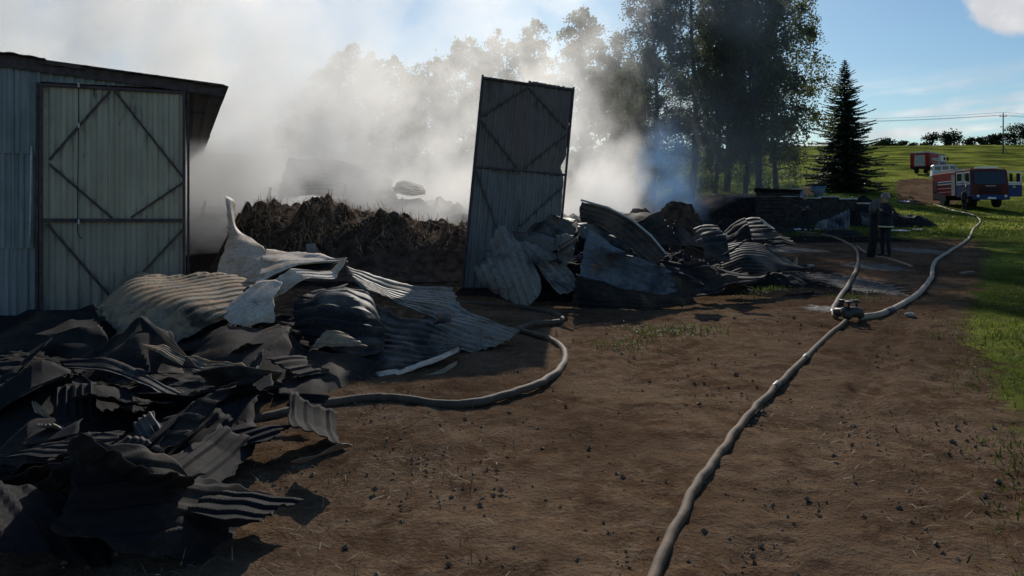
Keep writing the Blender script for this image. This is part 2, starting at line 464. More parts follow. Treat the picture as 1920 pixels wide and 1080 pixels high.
RUT = [G(*p) for p in ((1540, 1075), (1590, 950), (1650, 800), (1700, 690), (1735, 600), (1765, 540), (1790, 490), (1800, 450))]
RUTY = [p.y for p in RUT]; RUTX = [p.x for p in RUT]
def build_ground():
    ys = [-6.0, -3.0, -1.0, 0.5]
    y = 1.5
    while y < 2400:
        ys.append(y); y *= 1.0 + (0.0085 if y < 26 else 0.02 if y < 120 else 0.06)
        y += 0.006
    ys = np.array(ys)
    ang = np.linspace(-1.15, 1.15, 420)
    X = np.tan(ang)[None, :] * np.maximum(ys[:, None], 8.0) 
    # denser where the picture is near
    Y = np.repeat(ys[:, None], X.shape[1], 1)
    Z = terrain(X, Y)
    V = np.stack([X, Y, Z], -1).reshape(-1, 3)
    gr = grass_amount(V[:, 0], V[:, 1]); wt_ = wet_amount(V[:, 0], V[:, 1]); ah = ash_amount(V[:, 0], V[:, 1])
    for i in range(len(V)):
        x, y = V[i, 0], V[i, 1]
        if y < 60 and abs(x) < 45:
            h = 0.035 * mn.noise((x * 0.7, y * 0.7, 0)) + 0.022 * mn.noise((x * 2.3, y * 2.3, 3))
            if y < 28 and gr[i] < 0.8:
                for (rx_, ) in ((-0.25,), (1.25,)):
                    tx = np.interp(y, RUTY, RUTX) + rx_ + 0.08 * mn.noise((y * 0.5, rx_, 2))
                    dd = abs(x - tx)
                    if dd < 0.34:
                        h += (-0.022 if dd < 0.16 else 0.012 * (1 - abs(dd - 0.22) / 0.12)) * (0.6 + 0.6 * mn.noise((x, y * 1.5, 9))) + (0.005 * math.sin(y * 42 + 10 * dd) if dd < 0.16 else 0)
            if y < 28: h += 0.014 * mn.noise((x * 7, y * 7, 5)) + 0.010 * mn.noise((x * 17, y * 17, 8))
            if 54 < y: h += 0.22 * max(0, 1 - gr[i]) * (mn.noise((x * 1.3, y * 0.8, 4)) + 0.6 * mn.noise((x * 3.1, y * 2.0, 6)))
            V[i, 2] += h * (1.0 if y > 3 else 0.5)
        elif y < 140:
            V[i, 2] += 0.25 * max(0, 1 - gr[i]) * (mn.noise((x * 1.3, y * 0.8, 4)) + 0.6 * mn.noise((x * 3.1, y * 2.0, 6))) + 0.16 * mn.noise((x * 0.3, y * 0.3, 0)) + 0.08 * mn.noise((x * 0.9, y * 0.9, 2))
        else:
            V[i, 2] += 0.5 * mn.noise((x * 0.03, y * 0.03, 0)) + 0.2 * mn.noise((x * 0.2, y * 0.2, 0))
    nr, nc = X.shape
    idx = np.arange(nr * nc).reshape(nr, nc)
    F = np.stack([idx[:-1, :-1], idx[:-1, 1:], idx[1:, 1:], idx[1:, :-1]], -1).reshape(-1, 4)
    m, t, b = mat('ground')
    tcn = t.new('ShaderNodeTexCoord').outputs['Object']
    def att(nm):
        a = t.new('ShaderNodeAttribute'); a.attribute_name = nm; return a.outputs['Fac']
    n1 = t.noise(tcn, 0.9, 8.0, 0.65); n2 = t.noise(tcn, 6.0, 8.0, 0.7); n3 = t.noise(tcn, 34.0, 5.0, 0.65)
    n4 = t.noise(t.mapping(tcn, (1.0, 1.0, 1.0), (0, 0, 0.6)), 2.4, 7.0, 0.7, 0.8)
    soil = t.mix(t.smooth(n1, 0.35, 0.65), (0.092, 0.055, 0.033), (0.170, 0.114, 0.074))
    soil = t.mix(t.smooth(n2, 0.42, 0.7), soil, (0.195, 0.137, 0.090))
    soil = t.mix(t.m('MULTIPLY', t.smooth(n4, 0.52, 0.68), 0.75), soil, (0.055, 0.032, 0.021))
    soil = t.mix(t.m('MULTIPLY', t.smooth(n3, 0.50, 0.75), 0.55), soil, (0.036, 0.024, 0.017))
    grs = t.mix(t.smooth(n2, 0.35, 0.65), (0.040, 0.060, 0.013), (0.075, 0.098, 0.022))
    grs = t.mix(t.smooth(t.noise(tcn, 0.12, 6.0, 0.6), 0.4, 0.65), grs, (0.27, 0.295, 0.055))
    grs = t.mix(t.m('MULTIPLY', t.smooth(n4, 0.50, 0.66), 0.75), grs, (0.105, 0.080, 0.040))
    big = t.noise(tcn, 0.28, 4.0, 0.6)
    soil = t.mix(t.m('MULTIPLY', t.smooth(big, 0.46, 0.64), 0.6), soil, (0.058, 0.036, 0.024))
    gf = t.smooth(t.m('ADD', att('grass'), t.m('MULTIPLY', t.m('SUBTRACT', t.m('ADD', t.m('MULTIPLY', n1, 0.5), t.m('MULTIPLY', n2, 0.5)), 0.5), 1.6)), 0.38, 0.62)
    c = t.mix(gf, soil, grs)
    wf = t.smooth(t.m('ADD', att('wet'), t.m('MULTIPLY', t.m('SUBTRACT', n2, 0.5), 1.8)), 0.42, 0.72)
    c = t.mix(wf, c, t.mix(t.smooth(n3, 0.4, 0.65), (0.030, 0.027, 0.024), (0.125, 0.112, 0.098)))
    af = t.smooth(t.m('ADD', att('ash'), t.m('MULTIPLY', t.m('SUBTRACT', n1, 0.5), 0.9)), 0.35, 0.7)
    c = t.mix(af, c, t.mix(t.smooth(n2, 0.45, 0.72), (0.016, 0.015, 0.015), (0.06, 0.055, 0.05)))
    t.l.new(c, b.inputs['Base Color'])
    t.l.new(t.m('SUBTRACT', 0.95, t.m('MULTIPLY', wf, t.smooth(n2, 0.4, 0.6, 0.10, 0.30))), b.inputs['Roughness'])
    t.l.new(t.m('MULTIPLY', wf, 0.25), b.inputs['Specular IOR Level'])
    hh = t.m('ADD', t.m('MULTIPLY', n2, 0.7), t.m('MULTIPLY', n3, 0.45))
    t.l.new(t.bump(hh, 0.9, 0.05), b.inputs['Normal'])
    me = bpy.data.meshes.new('ground')
    me.vertices.add(len(V)); me.vertices.foreach_set('co', V.astype(np.float32).ravel())
    nf = len(F)
    me.loops.add(nf * 4); me.loops.foreach_set('vertex_index', F.astype(np.int32).ravel())
    me.polygons.add(nf); me.polygons.foreach_set('loop_start', np.arange(0, nf * 4, 4, dtype=np.int32))
    me.update(calc_edges=True)
    me.polygons.foreach_set('use_smooth', np.ones(nf, dtype=bool))
    for nm, arr in (('grass', gr), ('wet', wt_), ('ash', ah)):
        a = me.attributes.new(nm, 'FLOAT', 'POINT'); a.data.foreach_set('value', arr.astype(np.float32))
    me.materials.append(m)
    o = link(bpy.data.objects.new('ground', me))
    tag(o, 'bare trodden soil and grassy hillside under the whole yard', 'ground', kind='structure')
build_ground()

# ------------------------------------------------------------------ corrugated sheets
def ridge(v, sharp=2.2):
    s = math.sin(2 * math.pi * v)
    return max(-1, min(1, s * sharp))
def rib(v, ramp=0.13):
    d = abs(v % 1.0 - 0.5)
    return 2.0 * max(0.0, min(1.0, (0.25 - d) / ramp)) - 0.4
def grid_surface(net, nu, nv):
    rows = [catmull(r, nu) for r in net]
    cols = [catmull([rows[j][i] for j in range(len(rows))], nv) for i in range(nu)]
    return np.array(cols)            # [nu][nv][3]
def sheet_mesh(name, P, m, parent, ridges, axis, amp, crumple, seed, torn, thick=0.005, par=None, period=0.13):
    nu, nv = P.shape[:2]
    if par is not None:
        mu = (P[-1] - P[0]).mean(axis=0); mu /= np.linalg.norm(mu)
        mv = (P[:, -1] - P[:, 0]).mean(axis=0); mv -= mu * mv.dot(mu); mv /= np.linalg.norm(mv)
        pdir = mu * math.cos(R(par)) + mv * math.sin(R(par))
    du = np.gradient(P, axis=0); dv = np.gradient(P, axis=1)
    N = np.cross(du, dv); N /= np.maximum(np.linalg.norm(N, axis=2, keepdims=True), 1e-9)
    Q = P.copy()
    rc = random.Random(int(seed * 1000))
    cdirs = [(Vector((rc.gauss(0, 1), rc.gauss(0, 1), rc.gauss(0, 1))).normalized(), lam * rc.uniform(0.7, 1.4), rc.random(), wk) for lam, wk in ((0.9, 0.9), (0.5, 0.4), (0.24, 0.12))]
    du /= np.maximum(np.linalg.norm(du, axis=2, keepdims=True), 1e-9)
    dv /= np.maximum(np.linalg.norm(dv, axis=2, keepdims=True), 1e-9)
    for i in range(nu):
        for j in range(nv):
            p = P[i, j]; u = i / (nu - 1); v = j / (nv - 1)
            s = v if axis == 0 else u
            h = 0.8 * amp * rib(float(p.dot(pdir)) / period) if par is not None else 0.75 * amp * rib(s * ridges) if ridges else 0.0
            if crumple:
                q = Vector(p) + Vector((seed * 3.1, seed * 1.7, seed))
                qq = Vector(p) + 0.10 * mn.noise_vector(q * 1.3)
                cr = 0.0
                for (dk, lam, ph, wk) in cdirs:
                    f_ = (qq.dot(dk) / lam + ph) % 1.0
                    cr += wk * (abs(f_ - 0.5) * 4 - 1)
                h += crumple * (0.22 * mn.noise(q * 1.6) + 1.0 * cr + 0.03 * mn.noise(q * 9.0))
            o = N[i, j] * h
            if torn:
                q = Vector(p) * 5 + Vector((seed, 2, seed))
                eu = max(0, 1 - min(u, 1 - u) * 9); ev = max(0, 1 - min(v, 1 - v) * 9)
                a = torn * (mn.noise(q) + 0.6 * mn.noise(q * 2.7))
                o = o + du[i, j] * a * eu + dv[i, j] * a * ev
            Q[i, j] = p + o
    V = Q.reshape(-1, 3)
    idx = np.arange(nu * nv).reshape(nu, nv)
    F = np.stack([idx[:-1, :-1], idx[1:, :-1], idx[1:, 1:], idx[:-1, 1:]], -1).reshape(-1, 4).tolist()
    o = mesh(name, V, F, m, parent, smooth=True)
    o.data.set_sharp_from_angle(angle=R(17))
    md = o.modifiers.new('thickness', 'SOLIDIFY'); md.thickness = thick; md.offset = 0
    return o
NSH = [0]
def sheet(label, net, m, ridges=8, axis=0, amp=0.016, crumple=0.035, torn=0.03, name='metal_sheet', res=None, group=None, par=None, period=0.13):
    NSH[0] += 1
    world_net = [[tuple(W(*p)) for p in r] for r in net]
    nu, nv = res or (34, 30)
    if ridges: 
        k = max(30, int(ridges * 8))
        if axis == 0: nv = k
        else: nu = k
    if par is not None: nu, nv = res or (100, 92)
    P = grid_surface(world_net, nu, nv)
    o = sheet_mesh(name, P, m, None, ridges, axis, amp, crumple, NSH[0] * 1.37, torn, par=par, period=period)
    tag(o, label, 'metal sheet', group)
    return o
def quad_net(tl, tr, br, bl, bulge=0.0, sag=0.0):
    """3x3 net from four (px,py,d) corners; bulge lifts the middle towards the camera"""
    tl, tr, br, bl = [np.array(p, float) for p in (tl, tr, br, bl)]
    n = [[tl, (tl + tr) / 2, tr], [(tl + bl) / 2, (tl + tr + br + bl) / 4, (tr + br) / 2], [bl, (bl + br) / 2, br]]
    n[1][1] = n[1][1] + np.array((0, sag, -bulge))
    n[0][1] = n[0][1] + np.array((0, sag * 0.5, -bulge * 0.5)); n[2][1] = n[2][1] + np.array((0, sag * 0.4, -bulge * 0.6))
    return [[tuple(p) for p in r] for r in n]

# ------------------------------------------------------------------ barn on the left
BC = Vector((-4.357, 10.0, 0.0)); BW = Vector((0.9167, 0.3997, 0)); BD = Vector((-0.3997, 0.9167, 0))
barn = empty('barn', BC, math.atan2(0.3997, 0.9167))
tag(barn, 'corrugated metal barn with tall sheet door still standing beside the fire', 'barn')
def wl(px, py, off=0.0):
    """pixel on the barn's front wall to the barn's own coordinates"""
    k = (px - 960) / FPX
    X = (k * 10.0 + 4.357) / (0.9167 - k * 0.3997)
    d = 10.0 + 0.3997 * X
    return Vector((X, off, CAMH - (py - HOR) * d / FPX))
def corr_panel(name, x0, x1, zb, zt0, zt1, m, parent, y=0.0, period=0.115, amp=0.011, seed=0.0):
    """upright corrugated panel facing -Y, sloped top"""
    n = max(8, int((x1 - x0) / period * 6)); nz = 7
    vs = []; fs = []
    for i in range(n + 1):
        u = i / n; x = x0 + (x1 - x0) * u
        o = amp * ridge((x - x0) / period + seed, 1.7)
        for j in range(nz):
            v = j / (nz - 1)
            zt = zt0 + (zt1 - zt0) * u
            z = zb + (zt - zb) * v
            if j == 0: z += 0.012 * mn.noise((x * 4, seed, 1))
            dz = 0.010 * mn.noise((x * 1.1 + seed, z * 1.0, seed)) + 0.004 * mn.noise((x * 5, z * 3, seed))
            vs.append((x, y - o + dz, z))
    for i in range(n):
        for j in range(nz - 1):
            a = i * nz + j; fs.append((a, a + nz, a + nz + 1, a + 1))
    o = mesh(name, vs, fs, m, parent)
    md = o.modifiers.new('thickness', 'SOLIDIFY'); md.thickness = 0.004; md.offset = -1
    return o
def roofz(X): return 3.17 - 0.088 * X if X > -4.2 else 3.17 + 0.088 * 4.2 + 0.088 * (X + 4.2)
# wall panels left of the door in three lapped rows
xs = [-1.70, -1.98, -2.62, -3.40, -4.20]
k = 0
for i in range(len(xs) - 1):
    a, b_ = xs[i + 1], xs[i]
    for (zb, zt, yo) in ((0.02, 1.03, 0.0), (1.00, 2.20, -0.016), (2.17, None, -0.032)):
        t0 = zt if zt else roofz(a) - 0.03; t1 = zt if zt else roofz(b_) - 0.03
        corr_panel('wall_panel', a + 0.004, b_ + 0.03, zb, t0, t1, M_WALL, barn, yo - 0.006 * (i % 2), seed=k * 0.37); k += 1
for i in range(6):                     # the far half of the gable
    a = -4.2 - 0.70 * (i + 1); b_ = a + 0.72
    corr_panel('wall_panel', a, b_, 0.02, roofz(a) - 0.03, roofz(b_) - 0.03, M_WALL, barn, -0.004 * (i % 2), seed=i * 0.21)
corr_panel('wall_panel', -1.70, 0.0, 3.075, roofz(-1.7) - 0.03, roofz(0) - 0.03, M_WALL, barn, -0.01)
# side wall running back and rear posts
for i in range(18):
    y0 = 0.06 + i * 1.0
    vs = []; fs = []
    n = 44
    for q in range(n + 1):
        yy = y0 + q / n * 1.015
        xo = 0.010 * ridge(q / n * 8.5, 1.7) - 0.03 - 0.004 * (i % 2)
        vs += [(xo, yy, 0.0), (xo, yy, roofz(0) - 0.05)]
    for q in range(n): fs.append((2 * q, 2 * q + 2, 2 * q + 3, 2 * q + 1))
    mesh('side_panel', vs, fs, M_WALL, barn).modifiers.new('thickness', 'SOLIDIFY').thickness = 0.004
# roof sheets, each lapped over the next, with uneven rake ends
def roof_panel(x0, x1, y0, y1, lift, seed, drop=0.0):
    n = 26; ny = 12; vs = []; fs = []
    for i in range(n + 1):
        X = x0 + (x1 - x0) * i / n
        for j in range(ny + 1):
            Y = y0 + (y1 - y0) * j / ny
            z = roofz(X) + lift + 0.006 * ridge(i / n * (x1 - x0) / 0.2, 1.7) + 0.02 * mn.noise((X * 1.3, Y * 0.6, seed))
            if j == 0: z -= drop * (i / n)
            vs.append((X, Y + (0.03 * mn.noise((X * 5, seed, 2)) if j == 0 else 0), z))
    for i in range(n):
        for j in range(ny):
            a = i * (ny + 1) + j; fs.append((a, a + ny + 1, a + ny + 2, a + 1))
    o = mesh('roof_sheet', vs, fs, M_ROOF, barn)
    md = o.modifiers.new('thickness', 'SOLIDIFY'); md.thickness = 0.012
    return o
roof_panel(-1.22, 0.52, -0.16, 9.3, 0.010, 1)
roof_panel(-1.22, 0.54, 9.1, 18.4, 0.024, 2)
roof_panel(-1.66, -1.18, -0.12, 18.4, -0.02, 3)
roof_panel(-3.0, -1.60, -0.18, 18.4, 0.035, 4)
roof_panel(-4.25, -2.95, -0.15, 18.4, 0.06, 5)
roof_panel(-6.4, -4.2, -0.15, 18.4, 0.06, 6)
roof_panel(-8.9, -6.35, -0.15, 18.4, 0.03, 7)
# gable trim under the rake: a dark board
bar('rake_board', (-4.2, -0.06, roofz(-4.2) - 0.05), (0.46, -0.06, roofz(0.46) - 0.05), 0.03, 0.16, M_FRAME, barn)
# door
door = empty('door', (0, 0, 0)); door.parent = barn
tag(door, 'tall faded sheet metal door with dark steel frame and braces')
DL, DR = -1.655, -0.035; DM = wl(205, 300).x; ZB, ZM, ZT = 0.06, 1.335, 3.03
for (a, b_, zb, zt, mm) in ((DL, DM, ZM, ZT, M_DOORL), (DM + 0.004, DR, ZM, ZT, M_DOORL), (DL, DM, ZB, ZM - 0.01, M_DOORR), (DM + 0.004, DR, ZB, ZM - 0.01, M_DOORR)):
    corr_panel('door_sheet', a, b_, zb, zt, zt, mm, door, -0.035, 0.128, 0.010, a)
yf = -0.075
bar('door_frame', (DL, yf, ZB), (DL, yf, ZT), 0.034, 0.034, M_FRAME, door, (0, 1, 0))
bar('door_frame', (DR, yf, ZB), (DR, yf, ZT), 0.034, 0.034, M_FRAME, door, (0, 1, 0))
bar('door_frame', (DL - 0.03, yf, ZT), (DR + 0.03, yf, ZT - 0.01), 0.036, 0.036, M_FRAME, door, (0, 1, 0))
bar('door_frame', (DL, yf, ZM + 0.01), (DR, yf, ZM - 0.012), 0.045, 0.05, M_FRAME, door, (0, 1, 0))
bar('door_frame', (DL, yf, ZB + 0.02), (DR, yf, ZB + 0.02), 0.05, 0.05, M_FRAME, door, (0, 1, 0))
for (p, q) in (((207, 172), (94, 300)), ((216, 172), (344, 334)), ((94, 308), (212, 410)), ((344, 342), (246, 408)), ((90, 420), (225, 575)), ((345, 428), (230, 550))):
    a = wl(*p, off=yf + 0.006); b_ = wl(*q, off=yf + 0.006)
    bar('brace', a, b_, 0.028, 0.028, M_FRAME, door, (0, 1, 0))
# jamb post, hanging cable with hooks, loose strip on the wall
bar('jamb_post', (DL - 0.055, -0.05, 0.0), (DL - 0.045, -0.05, 3.06), 0.03, 0.03, M_FRAME, barn, (0, 1, 0))
bar('jamb_post', (0.02, -0.02, 0.0), (0.02, -0.02, 3.08), 0.03, 0.03, M_FRAME, barn, (0, 1, 0))
pts = [wl(150, 158, -0.13), wl(150, 230, -0.125), wl(149, 300, -0.125), wl(148, 360, -0.12), wl(148, 418, -0.125), wl(148, 432, -0.14), wl(151, 443, -0.15), wl(157, 446, -0.14)]
tube('cable', pts, 0.0055, M_BLACKR, barn, 6)
for py in (162, 237, 415): 
    c = wl(150, py, -0.125); obox('cable_clip', c, (0.02, 0.03, 0.06), M_WIRE, barn, bevel=0.005)
pts = [wl(61, 275, -0.08), wl(60, 330, -0.075), wl(59, 400, -0.075), wl(57, 458, -0.08)]
tube('conduit', pts, 0.011, M_WIRE, barn, 6)

# ------------------------------------------------------------------ leaning door leaf in the middle
leaf = empty('barn_door', W(955, 540, 13.5))
tag(leaf, 'tall sooty steel door leaf left standing alone in the wreckage, tilted', 'door')
LB0, LB1, LT0, LT1 = W(866, 545, 13.4), W(1040, 550, 13.6), W(905, 141, 14.2), W(1075, 165, 14.4)
lo = Vector(leaf.location)
LN = (LB1 - LB0).cross(LT0 - LB0).normalized()     # towards the camera or away
if LN.y > 0: LN = -LN
def LP(u, v, off=0.0):
    return (LB0.lerp(LB1, u)).lerp(LT0.lerp(LT1, u), v) + LN * off - lo
def leaf_sheet(u0, u1, v0, v1, m, off, notch=False, sd=0.0, top=0.0):
    n = 42; nz = 26; vs = []; fs = []
    for i in range(n + 1):
        s = i / n; u = u0 + (u1 - u0) * s
        for j in range(nz + 1):
            v = v0 + (v1 - v0) * j / nz
            uu = u
            if notch:                       # burnt-out notch along the free edge
                e = 0.05 * math.exp(-((v - 0.60) / 0.035) ** 2) + 0.012 * max(0, mn.noise((v * 30, 1, sd)))
                uu = u0 + (u1 - e - u0) * s
            vv = v + (top * s if j == nz else 0) + (0.006 * mn.noise((u * 40, sd, 1)) if j == nz else 0)
            o = off + 0.011 * ridge(s * (u1 - u0) / 0.075, 1.6) + 0.035 * mn.noise((u * 3, v * 3, sd)) + 0.012 * mn.noise((u * 9, v * 11, sd))
            vs.append(tuple(LP(uu, vv, o)))
    for i in range(n):
        for j in range(nz):
            a = i * (nz + 1) + j; fs.append((a, a + nz + 1, a + nz + 2, a + 1))
    o = mesh('door_sheet', vs, fs, m, leaf)
    o.modifiers.new('thickness', 'SOLIDIFY').thickness = 0.005
leaf_sheet(0.01, 0.508, 0.545, 0.995, M_MID, 0.0, sd=1, top=-0.004)
leaf_sheet(0.50, 0.99, 0.555, 1.003, M_MID, 0.022, True, sd=2, top=-0.006)
leaf_sheet(0.01, 0.508, 0.0, 0.56, M_MIDL, 0.0, sd=3)
leaf_sheet(0.50, 0.985, 0.0, 0.57, M_MIDL, 0.022, True, sd=4)
for (a, b_) in (((0, 0), (0, 0.998)), ((1, 0), (1, 1.0)), ((0, 0.985), (1, 0.985)), ((0, 0.56), (1, 0.56)), ((0, 0.01), (1, 0.01))):
    bar('door_frame', LP(*a, 0.03), LP(*b_, 0.03), 0.04, 0.045, M_FRAME, leaf, LN)
for (a, b_) in (((0.02, 0.78), (0.47, 0.57)), ((0.97, 0.76), (0.53, 0.57)), ((0.5, 0.97), (0.97, 0.78)), ((0.02, 0.55), (0.45, 0.15)), ((0.97, 0.50), (0.55, 0.30)), ((0.5, 0.97), (0.03, 0.80))):
    bar('brace', LP(*a, 0.036), LP(*b_, 0.036), 0.03, 0.03, M_BRACE, leaf, LN)

# ------------------------------------------------------------------ rubble under the sheets
def heap(name, label, cat, poly, h, m, seed, res=46, rough=0.18, shape=None):
    """mound inside a ground ellipse list [(x,y,rx,ry,h)]"""
    x0 = min(p[0] - p[2] for p in poly); x1 = max(p[0] + p[2] for p in poly)
    y0 = min(p[1] - p[3] for p in poly); y1 = max(p[1] + p[3] for p in poly)
    nx = res; ny = res
    vs = []; fs = []
    for i in range(nx + 1):
        for j in range(ny + 1):
            x = x0 + (x1 - x0) * i / nx; y = y0 + (y1 - y0) * j / ny
            z = -0.12
            for (cx, cy, rx, ry, hh) in poly:
                r = math.sqrt(((x - cx) / rx) ** 2 + ((y - cy) / ry) ** 2)
                if r < 1: z = max(z, hh * (1 - r ** 2.6) - 0.03)
            if z > -0.1:
                z += rough * min(1, z + 0.15) * (mn.noise((x * 1.7, y * 1.7, seed)) + 0.7 * mn.noise((x * 5.5, y * 5.5, seed)) + 0.6 * mn.noise((x * 13, y * 13, seed)))
            vs.append((x, y, z + (tz(x, y))))
    for i in range(nx):
        for j in range(ny):
            a = i * (ny + 1) + j; fs.append((a, a + ny + 1, a + ny + 2, a + 1))
    o = mesh(name, vs, fs, m, None)
    return tag(o, label, cat)
heap('rubble_heap', 'black charred rubble mound under the crumpled sheets before the barn door', 'rubble',
     [(-3.3, 8.2, 2.2, 1.1, 0.34), (-4.4, 7.0, 1.4, 1.0, 0.2), (-2.0, 8.3, 1.0, 0.7, 0.34), (-3.0, 6.6, 1.6, 0.9, 0.12)], 1, M_CHAR, 3.1, 110)
heap('rubble_heap', 'black charred rubble mound under the sheets beside the tilted door leaf', 'rubble',
     [(1.3, 12.2, 1.6, 0.6, 0.55), (2.7, 13.0, 1.5, 0.8, 0.45), (4.3, 14.2, 1.3, 0.8, 0.35), (0.6, 12.8, 1.0, 0.5, 0.5), (3.2, 15.2, 3.0, 1.2, 0.5)], 1, M_CHAR, 5.1, 100)

# ------------------------------------------------------------------ left pile of sheets
sheet('tan burnt sheet humped up against the foot of the barn door', [
    [(208, 545, 9.1), (250, 513, 9.2), (345, 514, 9.3), (420, 511, 9.5), (492, 540, 9.3)],
    [(186, 572, 8.4), (248, 540, 8.35), (345, 545, 8.3), (430, 544, 8.5), (482, 552, 8.7)],
    [(190, 585, 8.0), (255, 588, 7.7), (340, 574, 7.7), (425, 580, 7.8), (466, 566, 8.3)],
    [(232, 632, 7.5), (272, 622, 7.45), (322, 648, 7.25), (398, 606, 7.6), (440, 596, 7.9)]], S_TAN, 7, 0, 0.014, 0.022, 0.06, par=38, period=0.16, res=(190, 150))
sheet('brown creased sheet wedged between the tan hump and white flap', [
    [(470, 540, 8.7), (500, 528, 8.7), (520, 528, 8.8)], [(400, 600, 8.1), (430, 590, 8.0), (470, 575, 8.1)], [(330, 655, 7.6), (370, 672, 7.4), (420, 655, 7.4)]], S_BROWN, 5, 1, 0.014, 0.04)
sheet('white peeled flap folded over the front of the pile', [
    [(470, 542, 8.2), (500, 534, 8.25), (530, 536, 8.2)], [(435, 565, 7.95), (475, 572, 7.8), (517, 565, 7.9)], [(410, 584, 7.75), (455, 612, 7.55), (510, 606, 7.7)]], S_PALE, 0, 0, 0, 0.06, 0.03)
sheet('pale cracked strip running up to the tip of the pile', [
    [(482, 536, 8.35), (560, 516, 8.6), (612, 506, 8.8), (648, 486, 9.0)], [(515, 550, 8.1), (565, 535, 8.3), (620, 520, 8.5), (640, 505, 8.8)]], S_PALE, 3, 0, 0.012, 0.08, 0.05)
sheet('peach coloured sheet lying on top of the pile beside smoke', [
    [(498, 466, 10.2), (560, 468, 10.0), (652, 482, 9.6)], [(490, 500, 9.3), (540, 498, 9.2), (640, 487, 9.4)], [(478, 530, 8.6), (520, 514, 8.9), (630, 492, 9.3)]], S_PALE, 3, 0, 0.012, 0.05, 0.04)
sheet('dark folded underside below the peach coloured sheet', [
    [(488, 530, 9.05), (560, 498, 9.3), (652, 484, 9.5)], [(500, 545, 8.9), (580, 516, 9.1), (648, 490, 9.3)]], S_BLACK, 0, 0, 0, 0.03, 0.02)
sheet('curled whitish burnt strip by the hay bank, smoke light put into its colour', [  # whitish burnt curl, paler still to carry the glow of the smoke
    [(420, 366, 12.2), (430, 372, 12.3), (438, 378, 12.4)], [(428, 425, 11.9), (440, 425, 11.9), (448, 432, 12)], [(420, 470, 11.4), (455, 470, 11.3), (498, 468, 11.3)], [(400, 530, 10.8), (440, 540, 10.5), (490, 528, 10.5)]], S_PALE, 0, 0, 0, 0.025, 0.02)
sheet('small torn flap sticking up over the peach coloured sheet', quad_net((572, 454, 9.9), (590, 456, 9.9), (602, 474, 9.8), (575, 472, 9.8)), S_GREY, 0, 0, 0, 0.03, 0.03, res=(12, 12))
sheet('blistered blue-black sheet bulging out of the pile', [
    [(585, 548, 8.2), (640, 534, 8.3), (700, 545, 8.3), (712, 570, 8.2)], [(548, 590, 7.7), (610, 582, 7.5), (680, 590, 7.5), (715, 610, 7.6)], [(575, 640, 7.3), (630, 655, 7.1), (690, 665, 7.1), (720, 660, 7.2)]], S_DARK, 6, 0, 0.016, 0.07, 0.03)
sheet('tan torn tab hanging under the blistered sheet', quad_net((615, 618, 7.05), (645, 632, 7.05), (686, 652, 6.95), (583, 652, 7.0), 0.05), S_TAN, 3, 0, 0.008, 0.03, 0.03, res=(20, 16))
sheet('thin pale curl on the crest of the blistered sheet', [
    [(590, 545, 8.0), (620, 540, 8.1), (655, 536, 8.15)], [(597, 556, 7.95), (625, 548, 8.0), (650, 538, 8.1)]], S_TAN, 0, 0, 0, 0.03, 0.03)
sheet('long corrugated sheet with bright ridges sloping to the hose', [
    [(648, 500, 9.1), (720, 522, 9.2), (810, 535, 9.4), (850, 540, 9.6)], [(665, 520, 8.7), (740, 555, 8.7), (815, 568, 8.8), (860, 575, 8.9)], [(690, 548, 8.3), (760, 580, 8.2), (840, 600, 8.2), (880, 606, 8.3)]], S_GREY, 9, 0, 0.022, 0.05, 0.05)
sheet('dark ribbed sheet with pale scraped patch, at the end of the pile', [
    [(835, 563, 8.9), (900, 590, 8.6), (975, 624, 8.35)], [(800, 595, 8.3), (870, 620, 8.1), (950, 642, 8.05)], [(760, 615, 7.9), (830, 645, 7.8), (885, 658, 7.8)]], S_GREY, 8, 0, 0.016, 0.03, 0.03)
sheet('wide fan of sooty ribs in front of the pile', [
    [(705, 575, 8.2), (790, 605, 7.9), (860, 640, 7.7)], [(690, 640, 7.5), (780, 650, 7.4), (862, 654, 7.5)], [(640, 705, 6.9), (740, 700, 7.0), (862, 660, 7.4)]], S_DARK, 9, 0, 0.016, 0.04, 0.03)
sheet('tan edge turned up along the sooty fan, light put into its pale colour', [  # lit front edge of the fan, its brightness given by pale material
    [(690, 700, 6.95), (770, 684, 7.1), (862, 652, 7.4)], [(715, 708, 6.85), (775, 692, 7.0), (860, 660, 7.32)]], S_PALE, 0, 0, 0, 0.02, 0.02)
sheet('short pale splinter of sheet under the turned-up edge', [
    [(790, 703, 6.9), (825, 692, 7.0), (858, 680, 7.1)], [(795, 710, 6.85), (830, 700, 6.95), (856, 686, 7.05)]], S_TAN, 0, 0, 0, 0.02, 0.02, res=(16, 8))
sheet('small torn grey lip bent out of the ribbed sheet', quad_net((828, 588, 8.1), (842, 590, 8.1), (845, 606, 8.0), (812, 612, 7.95), 0.06), S_DARK, 0, 0, 0, 0.03, 0.03, res=(14, 14))
sheet('black sheet slumped below the wall to the left of the door', [
    [(-40, 600, 8.2), (50, 578, 8.0), (110, 582, 7.9), (175, 566, 8.0)], [(-60, 650, 7.5), (40, 635, 7.4), (120, 630, 7.3), (190, 622, 7.4)], [(-90, 715, 6.6), (40, 700, 6.6), (130, 680, 6.7), (215, 660, 6.8)]], S_BLACK, 0, 0, 0, 0.10, 0.04)
sheet('black sheet below the tan hump with a pointed corner', [
    [(180, 650, 7.0), (262, 594, 6.9), (300, 620, 6.9)], [(150, 680, 6.6), (260, 640, 6.6), (330, 640, 6.7)], [(100, 740, 6.0), (240, 700, 6.1), (345, 690, 6.3)]], S_BLACK, 0, 0, 0, 0.07, 0.04)
